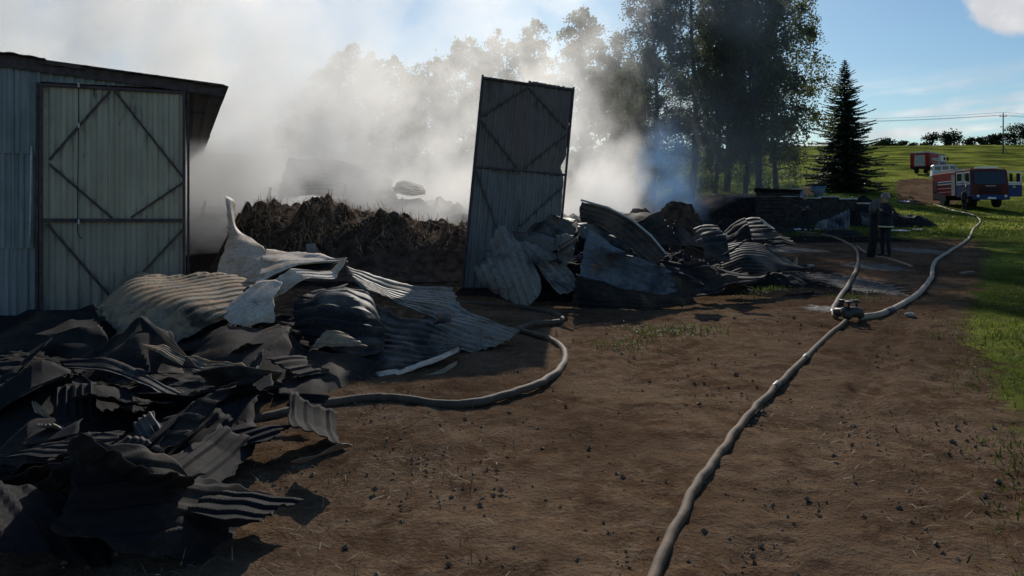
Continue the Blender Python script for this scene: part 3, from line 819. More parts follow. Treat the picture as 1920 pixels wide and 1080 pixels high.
sheet('sharp black blade of sheet pointing up in the pile', [
    [(262, 594, 6.75), (266, 598, 6.75), (270, 602, 6.75)], [(275, 640, 6.6), (300, 640, 6.55), (320, 636, 6.6)], [(300, 680, 6.4), (335, 690, 6.3), (372, 692, 6.3)]], S_BLACK, 0, 0, 0, 0.02, 0.01)
sheet('large charred plate under the white flap', [
    [(345, 650, 7.4), (420, 605, 7.5), (530, 615, 7.5)], [(350, 670, 7.0), (440, 650, 6.9), (550, 660, 7.0)], [(400, 705, 6.5), (480, 730, 6.3), (580, 740, 6.4)]], S_BLACK, 0, 0, 0, 0.09, 0.04)
sheet('charred plate closing the hollow under the blistered sheet', [
    [(540, 620, 7.4), (600, 650, 7.1), (720, 665, 7.0)], [(540, 690, 6.7), (620, 700, 6.6), (700, 705, 6.7)], [(520, 760, 6.0), (610, 745, 6.2), (700, 735, 6.4)]], S_BLACK, 0, 0, 0, 0.08, 0.04)
sheet('flaking pale strip slanting down the charred plate', [
    [(270, 650, 6.35), (330, 664, 6.4), (410, 672, 6.5), (495, 706, 6.3)], [(290, 662, 6.25), (345, 682, 6.3), (420, 702, 6.3), (502, 722, 6.15)]], S_TAN, 4, 0, 0.012, 0.05, 0.06)
sheet('blue-grey bent strip across the black sheets', [
    [(110, 672, 6.1), (190, 668, 6.2), (260, 690, 6.1), (340, 740, 5.8)], [(120, 688, 6.0), (195, 690, 6.0), (250, 712, 5.9), (320, 750, 5.7)]], S_DARK, 2, 0, 0.012, 0.03, 0.03)
sheet('thin grey lath-like strip at the foot of the barn wall', [
    [(-30, 712, 6.3), (40, 692, 6.5), (100, 676, 6.6)], [(-30, 722, 6.25), (40, 702, 6.4), (100, 684, 6.5)]], S_GREY, 0, 0, 0, 0.02, 0.02, res=(20, 8))
sheet('broad black sheet flat over the near rubble', [
    [(-60, 720, 6.0), (120, 700, 6.0), (330, 735, 5.8), (480, 770, 5.6)], [(-90, 800, 5.3), (110, 790, 5.2), (320, 800, 5.1), (470, 830, 5.0)], [(-120, 920, 4.5), (90, 890, 4.5), (320, 890, 4.5), (450, 900, 4.6)]], S_BLACK, 0, 0, 0, 0.12, 0.05)
sheet('tan ribbed shard standing upright out of the black sheets', [
    [(58, 754, 5.25), (62, 756, 5.25), (66, 760, 5.25)], [(74, 800, 5.1), (92, 795, 5.1), (108, 792, 5.1)], [(82, 850, 4.9), (112, 845, 4.9), (138, 838, 4.9)]], S_TAN, 4, 1, 0.008, 0.02, 0.02)
sheet('small pale scrap beside the upright tan shard', quad_net((50, 786, 5.2), (70, 784, 5.2), (75, 793, 5.1), (60, 795, 5.1)), S_TAN, 0, 0, 0, 0.02, 0.02, res=(10, 8))
sheet('black buckled sheet reaching over the soil in the foreground', [
    [(120, 900, 4.5), (300, 880, 4.5), (470, 900, 4.5), (540, 930, 4.4)], [(60, 1000, 3.9), (260, 985, 3.9), (430, 985, 3.9), (520, 990, 3.95)], [(0, 1120, 3.4), (220, 1110, 3.4), (400, 1090, 3.45), (480, 1080, 3.5)]], S_BLACK, 6, 1, 0.018, 0.06, 0.05)
sheet('grey pale-edged strip lying on the foreground black sheet', [
    [(270, 925, 4.2), (330, 918, 4.25), (400, 940, 4.15), (470, 972, 4.05)], [(280, 935, 4.15), (335, 932, 4.15), (405, 956, 4.05), (470, 982, 3.98)]], S_DARK, 0, 0, 0, 0.03, 0.03, res=(26, 8))
sheet('black sheet corner at the bottom of the heap by the wall', [
    [(-250, 880, 4.7), (-60, 860, 4.7), (130, 900, 4.5)], [(-250, 1000, 4.0), (-60, 1000, 3.95), (100, 1010, 3.9)], [(-300, 1150, 3.3), (-60, 1140, 3.3), (60, 1130, 3.3)]], S_BLACK, 0, 0, 0, 0.10, 0.05)

# ------------------------------------------------------------------ sheets round the door leaf
sheet('grey streaked sheet leaning on the foot of the tilted door leaf', [
    [(935, 424, 11.6), (942, 424, 11.6), (952, 432, 11.6)], [(905, 482, 11.35), (955, 480, 11.2), (992, 482, 11.3)], [(888, 512, 11.15), (955, 520, 10.95), (1012, 522, 11.1)], [(920, 545, 11.05), (965, 565, 10.9), (1012, 552, 10.95)], [(970, 570, 10.95), (980, 575, 10.9), (992, 572, 10.9)]], S_GREY, 9, 1, 0.014, 0.015, 0.02, par=-24, period=0.12)
sheet('sooty sheet lying beside the grey streaked sheet', [
    [(965, 452, 11.7), (1000, 455, 11.7), (1040, 478, 11.6)], [(1000, 490, 11.4), (1040, 495, 11.3), (1072, 510, 11.3)], [(1025, 525, 11.1), (1050, 550, 10.9), (1086, 540, 11.0)]], S_GREY, 7, 1, 0.014, 0.02, 0.02, par=-50, period=0.12)
sheet('small grey sheet folded upright between two larger ones', [
    [(1042, 440, 11.9), (1060, 438, 11.8), (1076, 440, 11.8)], [(1045, 470, 11.6), (1060, 470, 11.5), (1076, 468, 11.5)], [(1052, 500, 11.4), (1064, 495, 11.3), (1072, 488, 11.3)]], S_GREY, 3, 1, 0.01, 0.02, 0.02, par=10, period=0.12, res=(30, 40))
sheet('dark sheet bent over behind the folded small one', [
    [(958, 436, 12.6), (1020, 418, 12.6), (1078, 404, 12.6)], [(965, 450, 12.2), (1022, 448, 12.1), (1080, 440, 12.2)], [(985, 470, 11.9), (1030, 480, 11.8), (1090, 470, 11.9)]], S_DARK, 0, 0, 0, 0.10, 0.06)
sheet('jagged black sheet peak just right of the tilted door leaf', [
    [(1028, 420, 12.9), (1060, 408, 12.9), (1082, 402, 12.9)], [(1026, 440, 12.6), (1062, 438, 12.5), (1095, 432, 12.5)], [(1030, 470, 12.2), (1070, 475, 12.1), (1110, 470, 12.1)]], S_BLACK, 0, 0, 0, 0.10, 0.06)
sheet('blue-grey sheet facing outwards in the middle of the heap', [
    [(1103, 430, 11.9), (1140, 452, 11.8), (1190, 480, 11.7), (1262, 512, 11.6)], [(1092, 480, 11.5), (1140, 495, 11.4), (1200, 520, 11.3), (1268, 540, 11.3)], [(1086, 525, 11.2), (1140, 540, 11.1), (1200, 552, 11.0), (1270, 560, 11.1)]], S_BLUE, 7, 0, 0.016, 0.02, 0.02, par=90, period=0.15)
sheet('black sheet along the ground below the blue-grey one', [
    [(1080, 515, 11.2), (1150, 535, 11.05), (1220, 548, 11.0), (1290, 545, 11.2)], [(1075, 550, 10.95), (1150, 560, 10.85), (1220, 565, 10.85), (1300, 558, 11.0)], [(1075, 578, 10.85), (1150, 582, 10.75), (1230, 580, 10.8), (1310, 566, 10.95)]], S_BLACK, 5, 0, 0.014, 0.04, 0.02)
sheet('long arched roofing strip with bright upper edge', [
    [(1090, 377, 12.6), (1140, 392, 12.5), (1185, 415, 12.3), (1220, 445, 12.1), (1248, 479, 11.9)], [(1086, 395, 12.55), (1135, 408, 12.4), (1175, 432, 12.2), (1206, 462, 12.0), (1236, 490, 11.8)], [(1088, 415, 12.5), (1125, 425, 12.3), (1160, 450, 12.1), (1190, 480, 11.9), (1222, 505, 11.75)]], S_BROWN, 4, 0, 0.016, 0.015, 0.015)
tube('light_edge', [W(1089, 375, 12.58), W(1140, 389, 12.48), W(1185, 412, 12.28), W(1221, 442, 12.08), W(1249, 476, 11.88)], 0.018, M_WIRE, None, 6)  # pale tube added to draw the strip's light top edge
tag(bpy.data.objects['light_edge'], 'thin pale tube added as the light top edge of the arched strip', 'rail')
sheet('dark sheet under the arched strip', [
    [(1080, 418, 12.5), (1130, 425, 12.4), (1180, 450, 12.2)], [(1085, 440, 12.1), (1150, 455, 12.0), (1220, 495, 11.8)], [(1110, 450, 11.95), (1180, 485, 11.85), (1250, 515, 11.7)]], S_DARK, 5, 0, 0.014, 0.03, 0.03)
sheet('black domed sheet behind the arched strip', [
    [(1140, 404, 13.6), (1190, 396, 13.7), (1235, 404, 13.6)], [(1140, 425, 13.2), (1195, 420, 13.2), (1245, 430, 13.2)], [(1150, 460, 12.8), (1200, 460, 12.8), (1260, 470, 12.8)]], S_BLACK, 0, 0, 0, 0.04, 0.03)
sheet('brown sheet raised with a pointed corner against the smoke', [
    [(1188, 418, 12.9), (1215, 408, 12.95), (1242, 396, 13.0)], [(1200, 436, 12.7), (1225, 430, 12.7), (1252, 422, 12.8)], [(1215, 462, 12.5), (1240, 462, 12.4), (1275, 460, 12.5)]], S_BROWN, 5, 0, 0.016, 0.03, 0.02)
sheet('straight roofing strip with bright edge, right of the brown sheet', [
    [(1266, 412, 13.0), (1290, 436, 12.8), (1312, 462, 12.6)], [(1260, 424, 12.9), (1280, 448, 12.7), (1300, 472, 12.5)], [(1262, 445, 12.7), (1275, 465, 12.5), (1290, 488, 12.3)]], S_BROWN, 3, 0, 0.014, 0.015, 0.015)
sheet('brown ribbed sheet with a lit torn corner', [
    [(1300, 430, 13.3), (1325, 424, 13.4), (1345, 423, 13.4)], [(1300, 455, 12.9), (1330, 448, 12.9), (1360, 442, 13.0)], [(1290, 500, 12.3), (1330, 500, 12.3), (1370, 490, 12.4)]], S_BROWN, 6, 0, 0.014, 0.03, 0.03)
sheet('small pale crumpled scrap beside the lit torn corner', quad_net((1343, 424, 13.2), (1352, 432, 13.2), (1368, 440, 13.1), (1352, 447, 13.0)), S_PALE, 0, 0, 0, 0.04, 0.04, res=(12, 12))
sheet('tent-shaped black sheet at the right of the heap', [
    [(1360, 434, 14.4), (1378, 418, 14.5), (1396, 408, 14.6)], [(1345, 450, 14.0), (1375, 442, 14.0), (1405, 425, 14.1)], [(1340, 475, 13.5), (1375, 470, 13.5), (1410, 465, 13.5)]], S_BLACK, 4, 0, 0.012, 0.03, 0.02)
sheet('brown slope of sheet joining the tent-shaped one', [
    [(1394, 408, 14.6), (1410, 407, 14.6), (1424, 408, 14.6)], [(1402, 428, 14.1), (1420, 425, 14.1), (1440, 424, 14.1)], [(1410, 452, 13.6), (1440, 448, 13.7), (1468, 440, 13.9)]], S_BROWN, 5, 0, 0.014, 0.03, 0.02)
sheet('curved strip edging the brown slope, its lit look put into a pale colour', [  # lit right side of the slope, painted as a separate pale strip
    [(1421, 407, 14.5), (1434, 421, 14.3), (1452, 429, 14.2)], [(1426, 408, 14.5), (1442, 420, 14.35), (1454, 429, 14.25)]], S_PALE, 0, 0, 0, 0.02, 0.02, res=(18, 8))
sheet('dark plate jutting right over the wet mud', [
    [(1420, 440, 14.2), (1455, 436, 14.4), (1482, 444, 14.4)], [(1425, 452, 13.8), (1460, 448, 13.9), (1490, 452, 14.0)], [(1430, 465, 13.4), (1465, 462, 13.6), (1494, 456, 13.9)]], S_BLACK, 3, 0, 0.012, 0.04, 0.03)
sheet('fan of curved ribs spreading to a point at the right end', [
    [(1352, 462, 13.2), (1385, 455, 13.3), (1420, 456, 13.4), (1455, 476, 13.4), (1490, 496, 13.2)], [(1352, 490, 12.7), (1390, 475, 12.8), (1430, 478, 12.9), (1465, 496, 12.9), (1505, 500, 13.0)], [(1350, 520, 12.2), (1390, 510, 12.3), (1430, 512, 12.4), (1465, 508, 12.7), (1520, 502, 13.0)]], S_DARK, 11, 0, 0.024, 0.02, 0.02)
sheet('black flap at the foot of the ribbed fan', [
    [(1340, 505, 12.3), (1390, 512, 12.2), (1440, 512, 12.4)], [(1345, 522, 11.9), (1390, 528, 11.8), (1435, 520, 12.1)], [(1350, 540, 11.6), (1390, 538, 11.6), (1425, 528, 12.0)]], S_BLACK, 3, 0, 0.012, 0.03, 0.03)
sheet('black plate filling the gap before the brown ribbed sheet', [
    [(1245, 490, 12.0), (1300, 490, 12.1), (1350, 500, 12.2)], [(1250, 530, 11.4), (1300, 528, 11.5), (1350, 525, 11.8)], [(1262, 566, 11.0), (1310, 558, 11.1), (1362, 542, 11.5)]], S_BLACK, 5, 0, 0.014, 0.06, 0.04)
sheet('small upright pale splinter behind the ribbed fan', quad_net((1492, 482, 13.6), (1497, 482, 13.6), (1496, 497, 13.5), (1484, 496, 13.5)), S_TAN, 0, 0, 0, 0.01, 0.01, res=(8, 8))
# small offcuts filling both heaps
def scrap(c, s, m, label, group, name='metal_scrap'):
    """crumpled offcut lying at c, about s metres across"""
    a = random.uniform(0, 6.28); ti = random.uniform(-0.7, 0.7); tj = random.uniform(-0.6, 0.6)
    M = Matrix.Rotation(a, 3, 'Z') @ Matrix.Rotation(ti, 3, 'X') @ Matrix.Rotation(tj, 3, 'Y')
    ax = random.uniform(0.5, 1.0) * s; bx = random.uniform(0.3, 0.6) * s
    net = []
    for i in (-1, 0, 1):
        net.append([tuple(Vector(c) + M @ Vector((j * ax + random.uniform(-.1, .1) * s, i * bx, random.uniform(-.03, .03) * s))) for j in (-1, 0, 1)])
    NSH[0] += 1
    P = grid_surface(net, 14, 20) if s < 0.37 else grid_surface(net, 56, 80)
    o = sheet_mesh(name, P, m, None, random.choice((0, 4, 5)) if s < 0.37 else 0, 0, 0.010, 0.03 if s < 0.37 else 0.034, NSH[0] * 1.1, 0.09 * s, par=None if s < 0.37 or random.random() < 0.2 else random.uniform(-30, 120))
    tag(o, label, name.replace('_', ' '), group)
NEARB = ((60, 760, 0.62), (230, 770, 0.60), (380, 760, 0.5), (120, 860, 0.60), (290, 850, 0.62), (20, 930, 0.55), (200, 950, 0.6), (400, 870, 0.5), (90, 1010, 0.5), (330, 985, 0.5), (470, 830, 0.4), (430, 960, 0.4), (560, 700, 0.35), (30, 690, 0.5), (460, 680, 0.4))
for (px, py, ss) in NEARB:
    d = CAMH * FPX / (py - HOR) * 0.94
    p = W(px, py, d); p.z = 0.16
    scrap(p, ss, S_BLACK, 'broad black buckled sheet lying in the near rubble', 'broad black sheets in the near rubble', 'metal_sheet')
for i in range(16):
    px, py, d = random.uniform(60, 640), random.uniform(660, 880), 0
    d = CAMH * FPX / (py - HOR) * 0.93
    scrap(W(px, py, d) + Vector((0, 0, 0.05)), random.uniform(0.16, 0.36), random.choice((S_BLACK, S_BLACK, S_DARK, S_GREY)), 'small crumpled sooty offcut among the sheets before the barn door', 'offcuts before the barn door')
for i in range(14):
    px = random.uniform(1010, 1400); py = random.uniform(455, 545)
    scrap(W(px, py, 11.25 + random.uniform(0, 1.2)), random.uniform(0.15, 0.32), random.choice((S_BLACK, S_BROWN, S_DARK)), 'small crumpled sooty offcut among the sheets beside the tilted door leaf', 'offcuts beside the door leaf')

# ------------------------------------------------------------------ hay bank
HB = [(-5.9, 1.42), (-5.3, 1.50), (-4.8, 1.34), (-4.4, 1.58), (-3.7, 1.40), (-3.2, 1.12), (-2.8, 1.24), (-2.2, 1.02), (-1.5, 0.92), (-1.1, 0.98), (-0.7, 0.86), (0.2, 0.8)]
hbx = [p[0] for p in HB]; hbz = [p[1] for p in HB]
def hay_h(x, y):
    top = np.interp(x, hbx, hbz) * (1 - 0.0 * x)
    f = sstep(14.0, 16.2, y + 0.25 * mn.noise((x * 1.2, 1, 1))) * (1 - 0.5 * sstep(17.0, 20.5, y))
    e = sstep(-6.35, -5.7, x) * (1 - sstep(0.2, 1.2, x))
    r = 0.30 * mn.noise((x * 1.1, y * 1.1, 14)) + 0.22 * mn.noise((x * 2.3, y * 2.3, 4)) + 0.16 * mn.noise((x * 4.2, y * 4.2, 4)) + 0.11 * mn.noise((x * 9, y * 9, 4))
    return float(top * f * e + r * f * e - 0.06)
hay = empty('hay_bank', (-3, 16.5, 0))
tag(hay, 'long bank of scorched hay behind the sheets, smoke rising over it', 'hay')
nx, ny = 150, 70
vs = []; fs = []
for i in range(nx + 1):
    for j in range(ny + 1):
        x = -6.6 + 8.0 * i / nx; y = 14.3 + 7.0 * j / ny
        vs.append((x + 3, y - 16.5, hay_h(x, y)))
for i in range(nx):
    for j in range(ny):
        a = i * (ny + 1) + j; fs.append((a, a + ny + 1, a + ny + 2, a + 1))
mesh('hay_mass', vs, fs, M_HAY, hay)
def strands(name, pts, L, wid, m, parent, up=0.5, bend=0.3):
    """flat tapering strands: each a bent quad pair joined as 2 quads"""
    k = len(pts); pts = np.asarray(pts)
    a = RNG.uniform(0, 2 * np.pi, k); el = RNG.normal(up, 0.5, k)
    d = np.stack([np.cos(a) * np.cos(el), np.sin(a) * np.cos(el), np.sin(el)], 1)
    s = np.stack([-np.sin(a), np.cos(a), np.zeros(k)], 1)
    LL = (L * RNG.uniform(0.5, 1.4, k))[:, None]
    w = (wid * RNG.uniform(0.6, 1.4, k))[:, None]
    mid = pts + d * LL * 0.55
    d2 = d.copy(); d2[:, 2] -= bend; 
    end = mid + d2 * LL * 0.45
    q1 = np.stack([pts - s * w, pts + s * w, mid + s * w * .8, mid - s * w * .8], 1)
    q2 = np.stack([mid - s * w * .8, mid + s * w * .8, end + s * w * .25, end - s * w * .25], 1)
    V = np.concatenate([q1, q2], 1).reshape(-1, 3)
    return fastquads(name, V, m, parent)
pp = []
for i in range(26000):
    x = random.uniform(-6.2, 0.7); y = 14.9 + 3.5 * random.random() ** 1.5
    z = hay_h(x, y)
    if z > 0.5 + 0.5 * random.random() and mn.noise((x * 2.2, y * 2.2, 7)) > -0.12 + 0.25 * random.uniform(-1, 1): pp.append((x + 3, y - 16.5, z - 0.03))
tag(strands('straw_strands', pp, 0.30, 0.006, M_STRAW, hay, 0.15, 0.45), kind='stuff')
# right hand clump of smouldering hay above the sheets
heap('hay_clump', 'small clump of smouldering hay above the raised brown sheet', 'hay', [(4.3, 19.5, 0.9, 0.8, 1.45), (3.5, 19.6, 0.9, 0.7, 1.25)], 1, M_HAY, 9.2, 26, 0.3)

# ------------------------------------------------------------------ ruin behind, in the smoke
def wsheet(label, net, m, **kw): return sheet(label, net, m, **kw)
sheet('collapsed roof slab slanting down inside the smoke', [
    [(540, 298, 26.5), (620, 300, 26.5), (690, 318, 26.2), (735, 338, 26)], [(530, 330, 25.6), (610, 330, 25.5), (690, 345, 25.3), (738, 352, 25.3)], [(520, 372, 24.6), (600, 368, 24.5), (690, 372, 24.5), (745, 375, 24.5)]], S_DARK, 10, 0, 0.03, 0.03, 0.08, name='roof_slab')
sheet('thin grey roof sheet lying level in the smoke', [
    [(742, 343, 25.0), (770, 342, 25.2), (793, 348, 25.2)], [(738, 352, 24.4), (770, 352, 24.3), (798, 356, 24.4)], [(735, 364, 23.6), (768, 366, 23.5), (796, 362, 23.7)]], S_GREY, 6, 0, 0.02, 0.05, 0.05, name='roof_slab')
heap('ash_heap', 'grey ash and debris heap smoking behind the hay bank', 'ash', [(-4.5, 24.5, 5.5, 3.2, 1.5), (-0.5, 23, 3.5, 2.6, 1.15), (2.6, 21.5, 3.2, 2.4, 1.05), (-9, 24, 4, 3, 1.2)], 1, M_ASH, 8.8, 60, 0.35)
for i, (px, y, h) in enumerate(((498, 22.6, 1.9), (640, 23.5, 2.0), (812, 23.0, 1.6), (375, 22.0, 1.5))):
    x = (px - 960) / FPX * y
    o = tube('dark_upright', [(x, y, -0.1), (x + 0.02, y, h * 0.6), (x + 0.12, y + 0.1, h)], [0.07, 0.06, 0.035], M_CHAR, None, 7)
    tag(o, 'thin charred post poking out of the smoking ash behind the hay', 'post', 'charred posts in the ash')
sheet('pale bent sheet on top of the hay bank in the smoke', [
    [(680, 398, 17.5), (705, 402, 17.4), (740, 418, 17.2)], [(685, 408, 17.2), (712, 414, 17.1), (745, 425, 17.0)]], S_PALE, 3, 1, 0.02, 0.06, 0.06)

# ------------------------------------------------------------------ hoses
def hose(label, pix, r, m, n=90, flat=1.0, coup=None, pts3=None):
    P = pts3 if pts3 is not None else [G(px, py) for px, py in pix]
    C = catmull([tuple(p) for p in P], n)
    base = Vector(C[0])
    e = empty('fire_hose', (base.x, base.y, tz(base.x, base.y)))
    tag(e, label, 'fire hose')
    loc = Vector(e.location)
    vs = []
    for i, c in enumerate(C):
        z = tz(c[0], c[1]) + r * 0.86 + 0.005 * mn.noise((i * 0.35, r * 50, 0))
        j = 0.018 * mn.noise((i * 0.22, 4, r * 90))
        vs.append(Vector((c[0] + j, c[1], z - 0.15 * r)) - loc)
    rad = [r * (1 + 0.03 * mn.noise((i * 0.5, 1, 1))) for i in range(n)]
    rad[0] *= 0.8; rad[-1] *= 0.8
    tube('hose_body', vs, rad, m, e, 12)
    for f in coup or []:
        i = int(f * (n - 2)); a, b_ = vs[i], vs[i + 1]
        d = (b_ - a).normalized()
        tube('coupling', [a - d * 0.09, a - d * 0.08, a + d * 0.08, a + d * 0.09], [r * 1.0, r * 1.16, r * 1.16, r * 1.0], M_BRASS, e, 12)
    return e, vs
JP = G(1596, 601)
h1, v1 = hose('pale supply hose snaking from the fire engine to the splitter', [(1612, 600), (1660, 590), (1715, 560), (1745, 525), (1754, 492), (1785, 470), (1815, 450), (1826, 430), (1838, 416), (1825, 404), (1790, 396), (1768, 389), (1751, 384)], 0.042, M_HOSEL, 150, coup=[0.27])
i = int(0.10 * 149)
d = (v1[i + 3] - v1[i - 3]).normalized()
tube('blue_band', [v1[i] - d * 0.16, v1[i] - d * 0.15, v1[i] + d * 0.15, v1[i] + d * 0.16], [0.042, 0.046, 0.046, 0.042], M_BAND, h1, 12)
hose('slack hose looping away from the splitter to wet mud', [(1566, 598), (1563, 580), (1585, 545), (1602, 515), (1609, 490), (1604, 468), (1585, 455), (1560, 445), (1525, 438), (1492, 436)], 0.035, M_HOSE, 110, coup=[0.07])
hose('dirty hose stretched from splitter down the bare track', [(1588, 604), (1545, 640), (1490, 695), (1440, 745), (1400, 790), (1355, 850), (1318, 905), (1288, 960), (1240, 1060), (1185, 1210)], 0.027, M_HOSEB, 120, coup=[0.19, 0.30])
hose('sooty hose looping out of the sheets over trodden straw', [(700, 548), (790, 562), (860, 571), (960, 577), (1040, 592), (1050, 606), (1000, 612), (975, 622), (1030, 640), (1058, 664), (1054, 692), (1020, 720), (960, 742), (890, 762), (830, 766), (760, 757), (700, 752), (620, 762), (540, 778), (440, 800)], 0.034, M_HOSED, 220)
hose('thin flat hose crossing below the standing firefighter', [(1606, 463), (1622, 474), (1640, 482), (1665, 486), (1690, 495), (1712, 503)], 0.035, M_HOSE, 50)
# splitter with three outlets
spl = empty('hose_splitter', (JP.x, JP.y, tz(JP.x, JP.y)))
tag(spl, 'dark metal three-way hose splitter where the hoses meet', 'hose splitter')
sp0 = Vector(spl.location)
def soff(px, py, z): 
    p = G(px, py); return Vector((p.x, p.y, z)) - sp0 + Vector((0, 0, sp0.z))
cen = Vector((0, 0, 0.11))
tube('splitter_body', [cen + Vector((-0.12, 0.02, 0)), cen + Vector((-0.05, 0.01, 0)), cen + Vector((0.05, -0.01, 0)), cen + Vector((0.13, -0.02, 0))], [0.055, 0.072, 0.072, 0.055], M_BRASS, spl, 12)
for (px, py) in ((1614, 600), (1567, 597), (1588, 604)):
    e = G(px, py) - sp0; e.z = 0.075
    dd = (e - cen).normalized()
    tube('outlet', [cen, cen + dd * 0.06, e - dd * 0.05, e], [0.055, 0.05, 0.06, 0.064], M_BRASS, spl, 10)
    q = cen.lerp(e, 0.55)
    w_ = tube('valve_wheel', [q + Vector((0, 0, 0.05)), q + Vector((0, 0, 0.14)), q + Vector((0, 0, 0.145)), q + Vector((0, 0, 0.17))], [0.014, 0.014, 0.05, 0.05], M_BRASS, spl, 10)
bar('carry_handle', cen + Vector((-0.09, 0, 0.14)), cen + Vector((0.10, 0.02, 0.15)), 0.025, 0.025, M_BRASS, spl)

# ------------------------------------------------------------------ people
def skin_body(name, joints, edges, parent, mats, regions, root):
    """continuous body: joints {name:(x,y,z,r)}"""
    names = list(joints); idx = {n: i for i, n in enumerate(names)}
    me = bpy.data.meshes.new(name)
    me.from_pydata([joints[n][:3] for n in names], [(idx[a], idx[b]) for a, b in edges], [])
    o = bpy.data.objects.new(name, me); COL.objects.link(o)
    md = o.modifiers.new('skin', 'SKIN'); md.use_smooth_shade = True
    for n in names:
        sv = me.skin_vertices[0].data[idx[n]]
        r = joints[n][3]; sv.radius = r if isinstance(r, tuple) else (r, r)
        sv.use_root = (n == root)
    sub = o.modifiers.new('sub', 'SUBSURF'); sub.levels = 2; sub.render_levels = 2
    dg = bpy.context.evaluated_depsgraph_get(); dg.update()
    ev = o.evaluated_get(dg)
    nm = bpy.data.meshes.new_from_object(ev)
    bpy.data.objects.remove(o); bpy.data.meshes.remove(me)
    nm.name = name
    nm.materials.clear()
    for m in mats: nm.materials.append(m)
    for p in nm.polygons:
        p.material_index = regions(p.center); p.use_smooth = True
    return link(bpy.data.objects.new(name, nm), parent)
def person(label, loc, rz, s=1.0, arms='hang', coat=True, helmet=True, stripes=True, hands=True, cat='person', top=None):
    """faces -Y in its own space"""
    e = empty('person', loc, rz); e.scale = (s, s, s)
    tag(e, label, cat)
    J = {'pelvis': (0, 0, 0.95, (0.15, 0.115)), 'waist': (0, 0, 1.10, (0.135, 0.105)), 'chest': (0, 0, 1.30, (0.165, 0.12)), 'neck0': (0, 0.01, 1.47, 0.075),
         'neck': (0, -0.005, 1.53, 0.055), 'head0': (0, -0.02, 1.60, (0.066, 0.078)), 'head': (0, -0.015, 1.68, (0.076, 0.092)), 'crown': (0, -0.01, 1.755, (0.05, 0.06)),
         'nose': (0, -0.125, 1.645, 0.013)}
    E = [('pelvis', 'waist'), ('waist', 'chest'), ('chest', 'neck0'), ('neck0', 'neck'), ('neck', 'head0'), ('head0', 'head'), ('head', 'crown'), ('head0', 'nose')]
    for sg, k in ((-1, 'l'), (1, 'r')):
        J['hip' + k] = (sg * 0.10, 0, 0.88, 0.098); J['knee' + k] = (sg * 0.115, -0.015, 0.49, 0.068); J['calf' + k] = (sg * 0.12, 0.005, 0.30, 0.062)
        J['ankle' + k] = (sg * 0.125, 0.02, 0.09, 0.048); J['heel' + k] = (sg * 0.125, 0.03, 0.045, 0.045); J['toe' + k] = (sg * 0.14, -0.17, 0.035, (0.042, 0.034))
        E += [('pelvis', 'hip' + k), ('hip' + k, 'knee' + k), ('knee' + k, 'calf' + k), ('calf' + k, 'ankle' + k), ('ankle' + k, 'heel' + k), ('heel' + k, 'toe' + k)]
        J['sh' + k] = (sg * 0.19, 0, 1.42, 0.072)
        if arms == 'hang' or (arms == 'one' and sg < 0):
            J['el' + k] = (sg * 0.25, 0.03, 1.14, 0.052); J['wr' + k] = (sg * 0.25, -0.05, 0.90, 0.034); hd = Vector((0, -0.15, -1)).normalized()
        elif arms == 'one':
            J['el' + k] = (sg * 0.25, -0.05, 1.17, 0.052); J['wr' + k] = (sg * 0.14, -0.27, 1.32, 0.034); hd = Vector((-0.3 * sg, -0.6, 0.55)).normalized()
        else:  # holding a branch pipe in front
            J['el' + k] = (sg * 0.27, 0.0, 1.16, 0.052); J['wr' + k] = (sg * 0.10, -0.27, 1.12 + 0.06 * sg, 0.034); hd = Vector((-0.35 * sg, -0.8, 0.1)).normalized()
        w = Vector(J['wr' + k][:3]); pm = w + hd * 0.075
        J['palm' + k] = (*pm, (0.042, 0.024))
        E += [('chest', 'sh' + k), ('sh' + k, 'el' + k), ('el' + k, 'wr' + k), ('wr' + k, 'palm' + k)]
        if hands:
            sd = hd.cross(Vector((0, 0, 1)))
            if sd.length < 0.3: sd = Vector((0, 1, 0))
            sd.normalize(); pal = hd.cross(sd)
            for f, (o_, L) in enumerate(((-0.030, 0.065), (-0.010, 0.078), (0.010, 0.072), (0.030, 0.056))):
                b0 = pm + sd * o_ + hd * 0.035
                b1 = b0 + hd * L * 0.5 + pal * 0.008; b2 = b0 + hd * L * 0.85 + pal * 0.03
                J[f'f{f}a{k}'] = (*b0, 0.0095); J[f'f{f}b{k}'] = (*b1, 0.0088); J[f'f{f}c{k}'] = (*b2, 0.0078)
                E += [('palm' + k, f'f{f}a{k}'), (f'f{f}a{k}', f'f{f}b{k}'), (f'f{f}b{k}', f'f{f}c{k}')]
            t0 = pm - sd * 0.045 - hd * 0.02; t1 = t0 - sd * 0.02 + hd * 0.045
            J['t0' + k] = (*t0, 0.011); J['t1' + k] = (*t1, 0.0095)
            E += [('palm' + k, 't0' + k), ('t0' + k, 't1' + k)]
    wrs = [Vector(J['wr' + k][:3]) for k in 'lr']; palms = [Vector(J['palm' + k][:3]) for k in 'lr']
    def reg(c):
        if c.z > 1.50: return 1
        if min((c - p).length for p in palms) < 0.115: return 1
        if c.z < 0.13: return 2
        return 0
    skin_body('body', J, E, e, [top or M_TURN, M_SKIN, M_BOOT], reg, 'pelvis')
    # face
    for sg in (-1, 1):
        tube('eye', [(sg * 0.03, -0.096, 1.675), (sg * 0.03, -0.103, 1.675)], [0.011, 0.006], M_HAIR, e, 8)
        tube('ear', [(sg * 0.077, 0.0, 1.63), (sg * 0.088, 0.008, 1.66), (sg * 0.08, 0.005, 1.69)], [0.012, 0.02, 0.012], M_SKIN, e, 6)
    tube('mouth', [(-0.024, -0.098, 1.60), (0, -0.103, 1.598), (0.024, -0.098, 1.60)], [0.004, 0.007, 0.004], M_BROWNLIP, e, 6)
